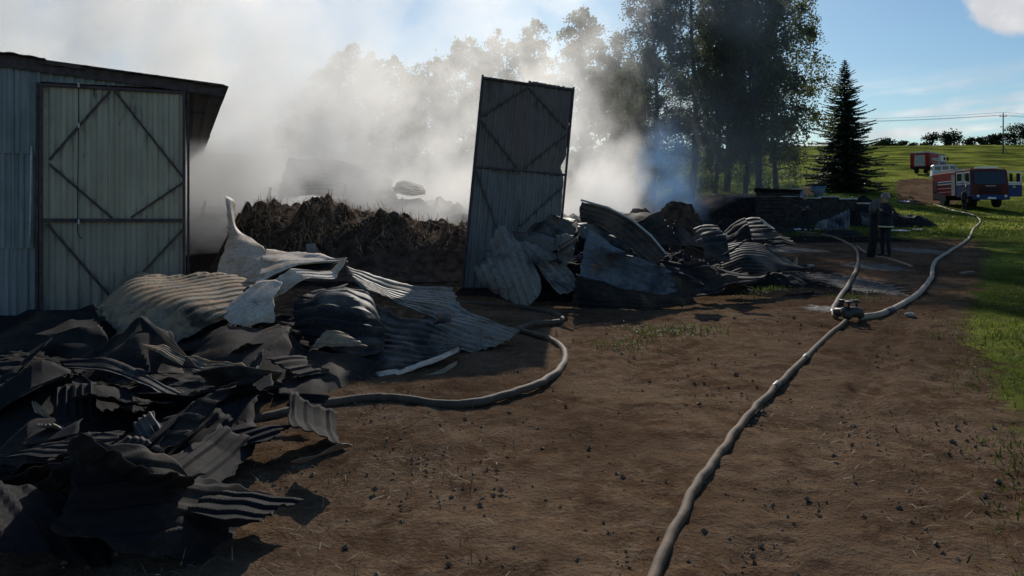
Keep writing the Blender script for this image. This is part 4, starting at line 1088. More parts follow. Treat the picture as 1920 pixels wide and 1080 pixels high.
    def rings(name, R_, m, sides=20):
        v = []; f = []
        for (z, rx, ry, cy) in R_:
            for q in range(sides):
                a = 2 * math.pi * q / sides
                wob = 1 + 0.035 * math.sin(a * 5 + z * 9) * (1 if z < 1.25 else 0.3)
                v.append((rx * wob * math.cos(a), cy + ry * wob * math.sin(a), z))
        n = len(R_)
        for i in range(n - 1):
            for q in range(sides):
                f.append((i * sides + q, i * sides + (q + 1) % sides, (i + 1) * sides + (q + 1) % sides, (i + 1) * sides + q))
        return mesh(name, v, f, m, e, True)
    if coat:
        c = rings('coat', [(0.80, 0.225, 0.185, 0), (0.95, 0.215, 0.18, 0), (1.10, 0.20, 0.165, 0), (1.28, 0.215, 0.165, 0), (1.40, 0.205, 0.145, 0), (1.47, 0.12, 0.105, 0.005), (1.53, 0.075, 0.08, 0.005)], M_TURN)
        c.modifiers.new('thickness', 'SOLIDIFY').thickness = 0.012
        if stripes:
            def band(z0, z1, rx, ry, a0=0, a1=2 * math.pi):
                n = 24; v = []; f = []
                for i in range(n + 1):
                    a = a0 + (a1 - a0) * i / n
                    for z in (z0, z1): v.append((rx * math.cos(a), ry * math.sin(a), z))
                for i in range(n): f.append((2 * i, 2 * i + 2, 2 * i + 3, 2 * i + 1))
                o = mesh('reflective_band', v, f, M_REFL, e, True); o.modifiers.new('thickness', 'SOLIDIFY').thickness = 0.006
            band(0.83, 0.875, 0.238, 0.198); band(1.22, 1.30, 0.226, 0.178, R(-15), R(85)); band(1.22, 1.27, 0.226, 0.178, R(190), R(255))
    if helmet:
        rings('helmet', [(1.675, 0.125, 0.15, -0.005), (1.685, 0.105, 0.125, -0.005), (1.74, 0.10, 0.118, -0.005), (1.80, 0.07, 0.085, 0), (1.825, 0.025, 0.03, 0), (1.828, 0.001, 0.001, 0)], M_HELM)
    else:
        rings('hair', [(1.665, 0.083, 0.098, 0.012), (1.72, 0.084, 0.098, 0.01), (1.77, 0.062, 0.075, 0.005), (1.80, 0.02, 0.03, 0), (1.803, 0.001, 0.001, 0)], M_HAIR)
    return e
M_BROWNLIP = plain('lip', (0.22, 0.08, 0.07), 0.6)
fp = G(1660, 481)
person('firefighter in dark coat with yellow reflective bands standing on the bare soil', (fp.x, fp.y, fp.z), R(-75), 0.955, 'one', True, True)
p2 = G(1510, 436)
person('helmeted firefighter in dark clothes before the concrete bank, holding a nozzle', (p2.x, p2.y, p2.z), R(-20), 0.95, 'hold', True, True, False)
bp = p2 + Vector((-0.25, -0.42, 1.07))
tg = tube('hose_nozzle', [bp + Vector((0.35, 0.02, -0.06)), bp + Vector((0.1, 0, 0.0)), bp + Vector((-0.25, 0, 0.10)), bp + Vector((-0.42, 0, 0.16))], [0.03, 0.028, 0.02, 0.026], M_BRASS, None, 8)
tag(tg, 'metal branch pipe in the hands of the firefighter by the bank', 'nozzle')
p3 = G(1808, 397)
person('person in dark clothes standing beside the open fire engine', (p3.x, p3.y, p3.z), R(100), 0.92, 'hang', True, False, False)
p4 = G(1490, 336.5)
person('distant person standing at the iron fence before the green field', (p4.x, p4.y, p4.z), R(30), 0.98, 'hang', True, False, False, hands=False)
# made-up upright standing in for an unclear figure beside the firefighter
pq = G(1637, 482)
q0 = Vector((pq.x, pq.y, 0))
post = empty('dark_upright', q0)
tag(post, 'black stand-in upright with a rounded grey top for an unclear figure beside the firefighter', 'post')
tube('standin_shaft', [(-0.06, 0, -0.05), (-0.05, 0, 0.12), (0.0, 0, 0.45), (0.02, 0.0, 0.85), (0.03, 0, 1.15), (0.03, 0, 1.3)], [0.11, 0.115, 0.10, 0.10, 0.10, 0.11], M_CHAR, post, 10)
tube('rounded_top', [(0.02, 0, 1.20), (0.0, 0, 1.28), (0.03, 0, 1.38), (0.09, 0, 1.46), (0.14, 0, 1.50), (0.17, 0, 1.49)], [0.10, 0.115, 0.12, 0.11, 0.08, 0.03], plain('grey_top', (0.085, 0.085, 0.09), 0.8, 0, 0.3, 8, 0.4), post, 12)

# ------------------------------------------------------------------ vehicles
def wheel(x, y, r, w, parent):
    vs, fs = tube_data([(x - w / 2, y, r), (x - w / 2 + 0.03, y, r), (x + w / 2 - 0.03, y, r), (x + w / 2, y, r)], [r * 0.9, r, r, r * 0.9], 20)
    wv = mesh('wheel', vs, fs, M_BLACKR, parent)
    sg = 1 if x > 0 else -1
    tube('rim', [(x + sg * (w / 2 - 0.02), y, r), (x + sg * (w / 2 + 0.012), y, r), (x + sg * (w / 2 + 0.03), y, r)], [r * 0.56, r * 0.54, r * 0.25], M_RIM, wv, 16)
def textmesh(name, s, size, m, parent, loc, rot):
    cu = bpy.data.curves.new(name, 'FONT'); cu.body = s; cu.size = size; cu.extrude = 0.004; cu.align_x = 'CENTER'
    o = bpy.data.objects.new(name, cu); COL.objects.link(o)
    dg = bpy.context.evaluated_depsgraph_get(); dg.update()
    me = bpy.data.meshes.new_from_object(o.evaluated_get(dg)); bpy.data.objects.remove(o)
    me.materials.clear(); me.materials.append(m)
    o = link(bpy.data.objects.new(name, me), parent); o.location = loc; o.rotation_euler = rot
    return o
def fire_engine(label, loc, rz, tilt=(0, 0), open_door=True, s=1.0):
    e = empty('fire_engine', loc, rz); e.rotation_euler = (tilt[0], tilt[1], rz); e.scale = (s, s, s)
    tag(e, label, 'fire engine')
    obox('chassis', (0, 0.1, 0.78), (0.95, 7.0, 0.24), M_BLACKR, e)
    # pump body
    body = obox('body', (0, 1.42, 1.83), (2.46, 4.45, 1.86), M_RED, e, bevel=0.05)
    obox('roof_deck', (0, 1.45, 2.79), (2.3, 4.2, 0.05), M_SHUT, e)
    for sg in (-1, 1):
        x = sg * 1.238
        obox('shutter', (x, -0.42, 1.72), (0.03, 0.62, 1.62), M_SHUT, body)
        for z, h, m in ((2.05, 0.07, M_WHITE), (1.95, 0.11, M_BLUEP), (1.85, 0.07, M_WHITE), (1.52, 0.03, M_WHITE), (1.22, 0.02, M_WHITE)):
            obox('stripe', (x, 1.25, z), (0.022, 2.6, h), m, body)
        obox('wheel_arch', (x, 1.75, 0.80), (0.04, 1.5, 0.52), M_BLACKR, body)
        obox('skirt', (x * 0.985, 2.95, 1.05), (0.05, 1.2, 0.7), M_BLACKR, body)
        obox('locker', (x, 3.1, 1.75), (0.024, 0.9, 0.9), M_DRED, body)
        bar('roof_rail', (sg * 1.12, -0.6, 2.93), (sg * 1.12, 3.5, 2.93), 0.04, 0.04, M_SHUT, e)
    textmesh('lettering', 'МЧС', 0.24, M_WHITE, body, (-1.262, -0.42, 2.60), (R(90), 0, R(-90)))
    # rear wall
    obox('rear_shutter', (0, 3.66, 1.75), (1.35, 0.04, 1.5), M_SHUT, e)
    obox('rear_bumper', (0, 3.72, 0.75), (2.3, 0.16, 0.24), M_BLACKR, e, bevel=0.02)
    for sg in (-1, 1):
        obox('tail_lamp', (sg * 1.0, 3.67, 1.0), (0.18, 0.05, 0.3), M_DRED, e)
    # ladder on the roof
    for sg in (-1, 1): bar('ladder_rail', (0.5 + sg * 0.2, -0.8, 2.99), (0.5 + sg * 0.2, 3.4, 2.99), 0.04, 0.06, M_SHUT, e)
    for i in range(9): bar('ladder_rung', (0.3, -0.5 + i * 0.45, 2.99), (0.7, -0.5 + i * 0.45, 2.99), 0.03, 0.03, M_SHUT, e)
    obox('roof_locker', (-0.55, 1.6, 2.92), (0.7, 2.2, 0.22), M_SHUT, e, bevel=0.02)
    # cab
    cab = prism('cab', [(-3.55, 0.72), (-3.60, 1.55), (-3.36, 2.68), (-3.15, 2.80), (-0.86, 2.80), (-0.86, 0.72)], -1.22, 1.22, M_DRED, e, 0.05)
    prism('windshield', [(-3.612, 1.68), (-3.405, 2.60), (-3.385, 2.60), (-3.59, 1.68)], -1.06, 1.06, M_GLASS, cab)
    obox('grille', (0, -3.60, 1.22), (1.5, 0.06, 0.42), M_BLACKR, cab, bevel=0.01)
    for i in range(3): obox('grille_slat', (0, -3.64, 1.08 + i * 0.13), (1.42, 0.02, 0.03), M_DRED, cab)
    obox('badge', (0, -3.64, 1.55), (0.7, 0.02, 0.06), M_SHUT, cab, bevel=0.008)
    bmp = obox('bumper', (0, -3.66, 0.72), (2.44, 0.26, 0.36), M_BLUEP, e, bevel=0.04)
    for sg in (-1, 1):
        tube('headlight', [(sg * 0.92, -3.78, 0.80), (sg * 0.92, -3.815, 0.80)], [0.11, 0.09], M_LAMP, bmp, 14)
    obox('number_plate', (0, -3.80, 0.66), (0.56, 0.02, 0.13), M_WHITE, bmp)
    obox('light_bar', (0, -3.0, 2.90), (1.5, 0.34, 0.14), M_LAMP, cab, bevel=0.03)
    obox('roof_hatch', (0, -1.7, 2.84), (1.7, 1.5, 0.10), M_RED, cab, bevel=0.03)
    for sg in (-1, 1):
        x = sg * 1.228
        dp = empty('door', (0, 0, 0)) if False else None
        if sg < 0 or not open_door:
            dr = obox('door', (x, -2.75, 1.30), (0.03, 1.12, 1.0), M_BLUEP, cab, bevel=0.008)
            obox('door_upper', (x, -2.70, 2.22), (0.028, 1.02, 0.80), M_WHITE, dr, bevel=0.008)
            obox('window', (x + sg * 0.008, -2.72, 2.26), (0.03, 0.72, 0.56), M_GLASS, dr)
            obox('door_stripe', (x + sg * 0.006, -2.75, 1.72), (0.03, 1.1, 0.07), M_WHITE, dr)
            tube('emblem', [(x + sg * 0.01, -2.6, 1.55), (x + sg * 0.026, -2.6, 1.55)], [0.12, 0.11], M_GOLD, dr, 12)
        dr = obox('rear_door', (x, -1.50, 1.30), (0.03, 1.10, 1.0), M_BLUEP, cab, bevel=0.008)
        obox('door_upper', (x, -1.50, 2.22), (0.028, 1.10, 0.80), M_WHITE, dr, bevel=0.008)
        obox('window', (x + sg * 0.008, -1.50, 2.26), (0.03, 0.80, 0.56), M_GLASS, dr)
        obox('door_stripe', (x + sg * 0.006, -1.50, 1.72), (0.03, 1.1, 0.07), M_WHITE, dr)
        obox('mirror', (sg * 1.46, -3.40, 2.15), (0.20, 0.10, 0.55), M_BLACKR, cab, bevel=0.03)
        bar('mirror_arm', (sg * 1.2, -3.35, 2.42), (sg * 1.46, -3.40, 2.42), 0.03, 0.03, M_BLACKR, cab)
        obox('step', (sg * 1.1, -2.7, 0.58), (0.25, 1.0, 0.10), M_BLACKR, e)
    if open_door:
        dr = obox('open_door', (1.22 + 0.52, -3.22, 1.25), (1.04, 0.04, 0.95), M_BLUEP, cab, bevel=0.01)
        for (cx, cz, sx, sz) in ((1.26, 2.16, 0.08, 0.88), (2.20, 2.16, 0.08, 0.88), (1.73, 2.58, 1.0, 0.07), (1.73, 1.78, 1.02, 0.14)):
            obox('window_frame', (cx, -3.22, cz), (sx, 0.036, sz), M_WHITE, dr)
        obox('window', (1.55, -3.22, 2.18), (0.03, 0.03, 0.75), M_BLACKR, dr)
        obox('door_stripe', (1.74, -3.246, 1.66), (1.02, 0.012, 0.06), M_WHITE, dr)
        obox('mirror', (1.98, -3.30, 2.15), (0.24, 0.10, 0.60), M_BLACKR, dr, bevel=0.03)
        obox('emblem', (1.74, -3.248, 1.5), (0.18, 0.012, 0.18), M_GOLD, dr)
    for (x, y) in ((-1.02, -2.15), (1.02, -2.15), (-1.0, 1.75), (1.0, 1.75)):
        wheel(x, y, 0.52, 0.34, e)
    return e
ft = G(1828, 391)
ft = Vector((0.6115 * 56, 56.0, 0)); ft.z = tz(ft.x, ft.y)
fire_engine('red fire engine with its blue and white cab door swung open', ft, R(-9), (R(-1.5), R(0)), True, 0.97)
d_far = 102.0
ff = Vector(((1741 - 960) / FPX * d_far, d_far, 0)); ff.z = tz(ff.x, ff.y)
fire_engine('red fire engine parked up the slope with its rear shutter showing', ff, R(180 - 46), (R(0), R(0)), False, 0.97)
# white off-road car
def offroad(label, loc, rz):
    e = empty('offroad_car', loc, rz); tag(e, label, 'car')
    prism('body', [(-1.95, 0.45), (-1.98, 0.95), (-1.9, 1.08), (-0.75, 1.14), (-0.55, 1.14), (1.95, 1.14), (1.98, 0.45)], -0.88, 0.88, M_WHITE, e, 0.04)
    cb = prism('cabin', [(-0.72, 1.13), (-0.35, 1.80), (-0.2, 1.88), (1.80, 1.88), (1.92, 1.75), (1.95, 1.13)], -0.82, 0.82, M_WHITE, e, 0.05)
    for sg in (-1, 1):
        for (y, w) in ((-0.12, 0.55), (0.62, 0.62), (1.38, 0.60)):
            obox('side_window', (sg * 0.822, y, 1.50), (0.02, w, 0.44), M_GLASS, cb)
        for y in (-1.25, 1.25): 
            wheel(sg * 0.78, y, 0.38, 0.22, e)
        tube('headlight', [(sg * 0.6, -1.97, 0.86), (sg * 0.6, -2.0, 0.86)], [0.10, 0.09], M_LAMP, e, 12)
    prism('windscreen', [(-0.735, 1.20), (-0.395, 1.76), (-0.375, 1.76), (-0.71, 1.20)], -0.70, 0.70, M_GLASS, cb)
    obox('rear_window', (0, 1.965, 1.5), (1.2, 0.02, 0.40), M_GLASS, cb)
    obox('front_bumper', (0, -2.03, 0.52), (1.75, 0.10, 0.16), M_BLACKR, e, bevel=0.02)
    obox('rear_bumper', (0, 2.03, 0.52), (1.75, 0.10, 0.16), M_BLACKR, e, bevel=0.02)
    obox('grille', (0, -1.975, 0.82), (0.8, 0.03, 0.2), M_BLACKR, e)
dv_ = 86.0
cv = Vector(((1782 - 960) / FPX * dv_, dv_, 0)); cv.z = tz(cv.x, cv.y)
offroad('white off-road car parked between the two fire engines', cv, R(90 - 22))

# ------------------------------------------------------------------ yard things by the trees
# slatted wooden box
wb = empty('slatted_crate', (13.0, 36.5, 0), R(-18)); tag(wb, 'dark slatted wooden crate in the shade of the tall trees', 'crate')
for i in range(9):
    bar('slat', (-1.0, -0.55, 0.12 + i * 0.20), (1.0 - 0.02 * i, -0.55 + 0.01 * i, 0.12 + i * 0.20), 0.03, 0.16, M_WOODD, wb)
    bar('slat', (-1.0, -0.53, 0.12 + i * 0.20), (-1.0, 0.9, 0.12 + i * 0.20), 0.03, 0.16, M_WOODD, wb)
    bar('slat', (1.0 - 0.02 * i, -0.53, 0.12 + i * 0.20), (1.0 - 0.02 * i, 0.9, 0.12 + i * 0.20), 0.03, 0.16, M_WOODD, wb)
for x in (-0.95, 0, 0.93): bar('upright', (x, -0.50, 0), (x, -0.50, 1.95), 0.08, 0.08, M_WOODD, wb)
for i in range(7): bar('roof_board', (-1.1, -0.7 + i * 0.26, 2.02 - 0.03 * i), (1.05, -0.7 + i * 0.26, 1.92 - 0.03 * i), 0.24, 0.03, M_WOODD, wb)
# planks fallen against it
for i in range(5):
    o = bar('plank', (13.5 + i * 0.35, 35.4 - i * 0.1, 0.05), (14.3 + i * 0.3, 36.2, 0.9 - 0.12 * i), 0.18, 0.03, M_WOODD)
    tag(o, 'dark loose plank leaning beside the slatted crate', 'plank', 'loose planks by the crate')
# low concrete retaining wall
cw = empty('retaining_wall', (16.0, 38.8, 0)); tag(cw, 'low concrete retaining wall with pale top edge below the spruce', 'wall')
for i in range(5):
    x0 = -1.9 + i * 0.95
    h = (1.56, 1.50, 1.56, 1.46, 1.22)[i]
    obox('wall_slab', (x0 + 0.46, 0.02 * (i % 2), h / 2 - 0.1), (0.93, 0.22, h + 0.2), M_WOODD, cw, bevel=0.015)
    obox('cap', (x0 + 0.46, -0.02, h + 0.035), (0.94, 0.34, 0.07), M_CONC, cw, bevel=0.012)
heap('earth_ramp', 'dark earth ramp falling away at the end of the retaining wall', 'earth', [(18.6, 38.4, 1.5, 1.2, 1.15), (20.0, 38.0, 1.6, 1.2, 0.6)], 1, M_CHAR, 12.1, 24, 0.25)
sheet('grey-blue sheet propped up at the end of the retaining wall', [
    [(1552, 412, 35), (1570, 402, 35), (1593, 392, 35)], [(1550, 420, 34.6), (1570, 414, 34.5), (1593, 408, 34.6)], [(1548, 430, 34), (1570, 429, 34), (1593, 428, 34)]], S_BLUE, 6, 1, 0.03, 0.04, 0.04)
sheet('ribbed grey sheet lying below the propped blue-grey one', quad_net((1535, 414, 34.5), (1553, 412, 34.5), (1550, 430, 33.6), (1526, 431, 33.6)), S_GREY, 6, 0, 0.02, 0.03, 0.03)
sheet('dark ribbed sheet leaning behind the black stand-in upright', quad_net((1612, 400, 30), (1642, 396, 30), (1650, 424, 29), (1618, 424, 29)), S_DARK, 7, 1, 0.03, 0.05, 0.03)
heap('rubble_heap', 'low dark rubble bank behind the standing firefighter', 'rubble', [(13.7, 31.2, 1.0, 0.8, 0.22), (10.3, 33.5, 2.6, 1.5, 0.5), (7.5, 33.5, 2.5, 1.8, 0.6), (15.2, 30.8, 0.6, 0.6, 0.18)], 1, M_CHAR, 15.1, 90, 0.35)
# tub and box on the bank
def tub(loc):
    e = empty('plastic_tub', loc); tag(e, 'blue plastic tub standing on the bank above the retaining wall', 'tub')
    vs, fs = tube_data([(0, 0, 0), (0, 0, 0.35), (0, 0, 0.58)], [0.24, 0.31, 0.36], 20); mesh('tub_wall', vs, fs, M_TUBG, e, True)
    tube('rim', [(0, 0, 0.56), (0, 0, 0.60), (0, 0, 0.65)], [0.365, 0.40, 0.385], M_TUB, e, 20)
x, y = (1535 - 960) / FPX * 42.5, 42.5
tub(onground(x, y, -0.03))
x, y = (1492 - 960) / FPX * 41.5, 41.5
e = empty('storage_box', onground(x, y, -0.03)); tag(e, 'grey-blue lidded box standing on the bank by the tub', 'box')
obox('box_body', (0, 0, 0.24), (0.72, 0.55, 0.48), M_TUBG, e, bevel=0.03); obox('lid', (0, 0, 0.52), (0.78, 0.60, 0.07), M_SHUT, e, bevel=0.02)
# iron fence with a wheel frame
fd = G(1470, 341).y
fn = empty('iron_fence', onground((1480 - 960) / FPX * fd, fd)); tag(fn, 'black iron fence with posts and rails before the green field', 'fence')
fo = Vector(fn.location)
x0 = (1432 - 960) / FPX * fd - fo.x; x1 = (1524 - 960) / FPX * fd - fo.x
npost = 9
for i in range(npost):
    x = x0 + (x1 - x0) * i / (npost - 1)
    hgt = 0.95 + (0.45 if i == 7 else 0.0) + 0.1 * (i % 3 == 0)
    z0 = tz(fo.x + x, fo.y) - fo.z
    bar('fence_post', (x, 0, z0 - 0.1), (x, 0, z0 + hgt), 0.07, 0.07, M_FRAME, fn, (0, 1, 0))
for zz in (0.32, 0.88):
    for i in range(npost - 1):
        xa = x0 + (x1 - x0) * i / (npost - 1); xb = x0 + (x1 - x0) * (i + 1) / (npost - 1)
        bar('rail', (xa, -0.05, zz + tz(fo.x + xa, fo.y) - fo.z), (xb, -0.05, zz + tz(fo.x + xb, fo.y) - fo.z), 0.05, 0.05, M_FRAME, fn)
for i in (0, 3, 5):
    xa = x0 + (x1 - x0) * i / (npost - 1); xb = x0 + (x1 - x0) * (i + 1) / (npost - 1)
    bar('diagonal', (xa, 0.05, 0.32 + tz(fo.x + xa, fo.y) - fo.z), (xb, 0.05, 0.88 + tz(fo.x + xb, fo.y) - fo.z), 0.04, 0.04, M_FRAME, fn)
# old harrow wheels in front of the fence
def implement(px, d, label):
    e = empty('farm_implement', onground((px - 960) / FPX * d, d)); tag(e, label, 'farm implement')
    for x in (-0.55, 0.55):
        pts = [(x + 0.42 * math.cos(a), 0.1 * x, 0.45 + 0.42 * math.sin(a)) for a in np.linspace(0, 2 * math.pi, 19)]
        w_ = tube('wheel', pts, 0.035, M_FRAME, e, 6)
        for k in range(4):
            a = k * math.pi / 4
            bar('spoke', (x + 0.4 * math.cos(a), 0.1 * x, 0.45 + 0.4 * math.sin(a)), (x - 0.4 * math.cos(a), 0.1 * x, 0.45 - 0.4 * math.sin(a)), 0.025, 0.025, M_FRAME, w_)
    bar('axle', (-0.7, 0, 0.45), (0.7, 0, 0.45), 0.06, 0.06, M_FRAME, e)
    bar('drawbar', (0, 0, 0.45), (0.9, -1.2, 0.30), 0.07, 0.07, M_FRAME, e)
    for i in range(5): bar('tine', (-0.6 + i * 0.3, 0.0, 0.45), (-0.6 + i * 0.3, 0.35, 0.03), 0.03, 0.03, M_FRAME, e)
implement(1474, 55.0, 'rusty spoke-wheeled farm implement in front of the iron fence')
# white cloth on the grass and other pale scraps
def cloth(px, py, sx, sy, label):
    c = G(px, py); n = 14; vs = []; fs = []
    for i in range(n + 1):
        for j in range(n + 1):
            u, v = i / n - .5, j / n - .5
            x = c.x + u * sx * (1 + 0.3 * mn.noise((v * 4, px, 1))); y = c.y + v * sy
            vs.append((x, y, tz(x, y) + 0.05 + 0.10 * abs(mn.noise((u * 4, v * 4, px))) ))
    for i in range(n):
        for j in range(n): a = i * (n + 1) + j; fs.append((a, a + n + 1, a + n + 2, a + 1))
    o = mesh('cloth', vs, fs, M_RAG, None, True); o.modifiers.new('thickness', 'SOLIDIFY').thickness = 0.01
    tag(o, label, 'cloth')
cloth(1704, 380, 0.75, 1.8, 'white cloth lying on the shaded grass near the hose')
cloth(1683, 435, 0.9, 0.5, 'white plastic film on the mud behind the firefighter')
cloth(1722, 433, 0.4, 0.35, 'small pale scrap of film on the mud by the grass')
cloth(1500, 433, 0.8, 0.5, 'crumpled pale film lying at the feet of the helmeted firefighter')
# charred log to the right of the firefighter
lg = G(1700, 412)
o = tube('charred_log', [Vector((lg.x - 0.6, lg.y, 0.25)), Vector((lg.x - 0.2, lg.y, 0.35)), Vector((lg.x + 0.1, lg.y, 0.5)), Vector((lg.x + 0.25, lg.y, 0.62))], [0.13, 0.12, 0.11, 0.12], plain('ashy_log', (0.16, 0.15, 0.14), 0.9, 0, 0.5, 7, 0.5), None, 9)
tag(o, 'ash-grey burnt log tilted up behind the firefighter', 'log')
o2 = tube('charred_log', [Vector((lg.x - 1.2, lg.y + 0.2, 0.12)), Vector((lg.x - 0.2, lg.y + 0.1, 0.15)), Vector((lg.x + 0.3, lg.y, 0.2))], [0.15, 0.16, 0.14], M_CHAR, None, 9)
tag(o2, 'black burnt log lying under the tilted grey one', 'log')
# stones, plank on the track
def stone(px, py, s, label):
    c = G(px, py)
    bm = bmesh.new(); bmesh.ops.create_icosphere(bm, subdivisions=2, radius=1)
    for v in bm.verts:
        v.co *= 1 + 0.3 * mn.noise(v.co * 1.4 + Vector((px, py, 0)))
        v.co = Vector((v.co.x * s, v.co.y * s * 0.8, v.co.z * s * 0.5))
    me = bpy.data.meshes.new('stone'); bm.to_mesh(me); bm.free(); me.materials.append(M_STONE)
    o = link(bpy.data.objects.new('stone', me)); o.location = (c.x, c.y, c.z + s * 0.2)
    tag(o, label, 'stone')
stone(1706, 592, 0.07, 'pale pointed stone lying on the track beside the supply hose')
stone(1520, 500, 0.09, 'flat pale stone near the tip of the ribbed fan')
pl = G(1814, 517)
o = bar('plank', (pl.x - 0.16, pl.y - 0.05, 0.05), (pl.x + 0.16, pl.y + 0.06, 0.07), 0.09, 0.04, M_WOODP, None, bevel=0.008)
tag(o, 'short dark plank end lying at the edge of the grass', 'plank')

# ------------------------------------------------------------------ pole and wires
def pole(d, px, label):
    x = (px - 960) / FPX * d
    e = empty('utility_pole', onground(x, d)); tag(e, label, 'utility pole')
    tube('pole_shaft', [(0, 0, -0.5), (0, 0, 4.5), (0, 0, 9.0)], [0.16, 0.14, 0.11], M_WOODP, e, 10)
    bar('crossarm', (-0.8, 0, 8.3), (0.8, 0, 8.3), 0.12, 0.12, M_WOODP, e)
    for x_ in (-0.7, 0.7): tube('insulator', [(x_, 0, 8.36), (x_, 0, 8.5), (x_, 0, 8.6)], [0.05, 0.07, 0.05], M_SHUT, e, 8)
    tube('insulator', [(0, 0, 9.0), (0, 0, 9.12), (0, 0, 9.2)], [0.05, 0.07, 0.05], M_SHUT, e, 8)
    tube('stay', [(0.1, 0, 1.6), (1.2, 0.3, 0.0)], 0.05, M_WOODP, e, 6)
    return Vector(e.location)
pa = pole(168, 1881, 'tall wooden utility pole on the green slope')
pb = onground(150 * 0.30, 175.0); pc = onground(168 * 0.86, 160.0)
for (o_, zz, nm) in (((-0.7, 8.6), 0, 'lower'), ((0.7, 8.6), 1, 'middle'), ((0, 9.2), 2, 'upper')):
    pts = []
    for (A, B) in ((pb, pa), (pa, pc)):
        for i in range(17):
            t = i / 16; p = A.lerp(B, t); p = p + Vector((o_[0] * 0.2, o_[0], o_[1] - 1.5 * 4 * t * (1 - t) * 0.6))
            pts.append(p)
    o = tube('power_line', pts, 0.028, M_BLACKR, None, 5)
    tag(o, {'lower': 'thin wire on the outer insulator of the utility pole', 'middle': 'thin wire on the inner insulator of the utility pole', 'upper': 'topmost thin wire crossing the sky to the utility pole'}[nm], 'power line')

# ------------------------------------------------------------------ trees
def crown_leaves(centers, dirs, size, tri=False):
    k = len(centers)
    a = RNG.normal(size=(k, 3)); a /= np.linalg.norm(a, axis=1, keepdims=True)
    b_ = np.cross(a, RNG.normal(size=(k, 3))); b_ /= np.maximum(np.linalg.norm(b_, axis=1, keepdims=True), 1e-6)
    s = (size * RNG.uniform(0.6, 1.4, k))[:, None]
    return np.stack([centers - a * s, centers + b_ * s * 0.55, centers + a * s, centers - b_ * s * 0.55], 1).reshape(-1, 3)
def make_birch(label, loc, h, rad, seed, nstr=520, per=46, size=0.085, group=None, base=0.16, rz=0.0, lean=0.0, cat='tree'):
    rnd = random.Random(seed)
    e = empty('birch_tree', loc, rz); tag(e, label, cat, group)
    parts = []
    tp = [(lean * h * (i / 9) ** 1.5 + 0.18 * math.sin(i * 0.9 + seed), 0.15 * math.cos(i * 0.7 + seed), h * 0.97 * i / 9) for i in range(10)]
    parts.append(tube_data(tp, [0.0115 * h * (1 - 0.93 * i / 9) + 0.01 for i in range(10)], 8))
    TP = np.array(tp)
    branches = []
    nb = 46
    for i in range(nb):
        t = base + (0.985 - base) * (i + rnd.random() * 0.8) / nb
        p0 = np.array([np.interp(t * 9, range(10), TP[:, k]) for k in range(3)])
        s = (t - base) / (1 - base)
        prof = (0.70 + 1.0 * s) * (1 - s ** 2.2) ** 0.8
        L = rad * (prof * rnd.uniform(0.6, 1.15) + 0.07)
        az = i * 2.4 + rnd.uniform(-0.5, 0.5)
        up = 0.9 - 0.2 * s + rnd.uniform(-.2, .2)
        dxy = np.array([math.cos(az), math.sin(az), 0])
        pts = [p0]
        for q in range(1, 6):
            f = q / 5
            pts.append(p0 + dxy * L * f + np.array([0, 0, L * (up * f - 0.75 * f * f * rnd.uniform(0.8, 1.2))]) + np.array([rnd.uniform(-.1, .1) for _ in range(3)]) * L * 0.4 * f)
        branches.append((np.array(pts), L))
        r0 = 0.011 * h * 0.35 * (1 - 0.75 * s)
        parts.append(tube_data([tuple(p) for p in pts], [r0 * (1 - 0.85 * q / 5) + 0.006 for q in range(6)], 5, False))
    V, F = join(parts)
    mesh('trunk', V, F, M_BARK, e, True)
    Ls = np.array([b_[1] for b_ in branches]); pr = Ls ** 1.4; pr /= pr.sum()
    r = np.random.default_rng(seed)
    C = []
    for sidx in range(nstr):
        bi = r.choice(nb, p=pr); pts, L = branches[bi]
        f = r.uniform(0.25, 1.05) * 5; i = min(int(f), 4); p = pts[i] + (pts[i + 1] - pts[i]) * (f - i)
        hang = r.uniform(0.3, 1.5) * (0.6 + 0.08 * rad)
        out = r.normal(size=3) * 0.35; out[2] = 0
        u = r.uniform(0, 1, per)
        c = p + out * u[:, None] * 1.3 + np.stack([np.zeros(per), np.zeros(per), -hang * u ** 1.2 + 0.12], 1)
        c += r.normal(size=(per, 3)) * (0.08 + 0.12 * L / rad)
        C.append(c)
    C = np.concatenate(C)
    fastquads('crown', crown_leaves(C, None, size), M_BIRCH, e)
    return e
# tall group right of the smoke
BG = ((1228, 50, 17.5, 2.8, 'leftmost'), (1300, 47, 19.0, 3.0, ''), (1362, 52, 20.0, 2.9, ''), (1418, 46, 18.2, 3.1, ''), (1452, 50, 16.0, 3.3, ''))
BL = ['tall birch next to the blue smoke, its foot hidden by haze', 'tall birch with bare double stem behind the heap of sheets', 'tallest birch in the middle of the group, veiled by thin smoke',
      'tall birch with thick dark stem behind the slatted crate', 'broad birch with low hanging twigs next to the spruce']
for i, (px, d, h, r_, _) in enumerate(BG):
    make_birch(BL[i], onground((px - 960) / FPX * d, d, -0.05), h, r_, 11 + i, 620, 46, 0.085, 'tall birches behind the heap', 0.13 if i < 4 else 0.08)
make_birch('slim second birch stem leaning out towards the spruce', onground((1400 - 960) / FPX * 48.5, 48.5), 14.5, 2.2, 31, 300, 44, 0.085, 'tall birches behind the heap', 0.12, lean=0.05)
make_birch('thin young birch between the tall stems', onground((1345 - 960) / FPX * 49.5, 49.5), 13.0, 2.0, 37, 260, 44, 0.085, 'tall birches behind the heap', 0.10)
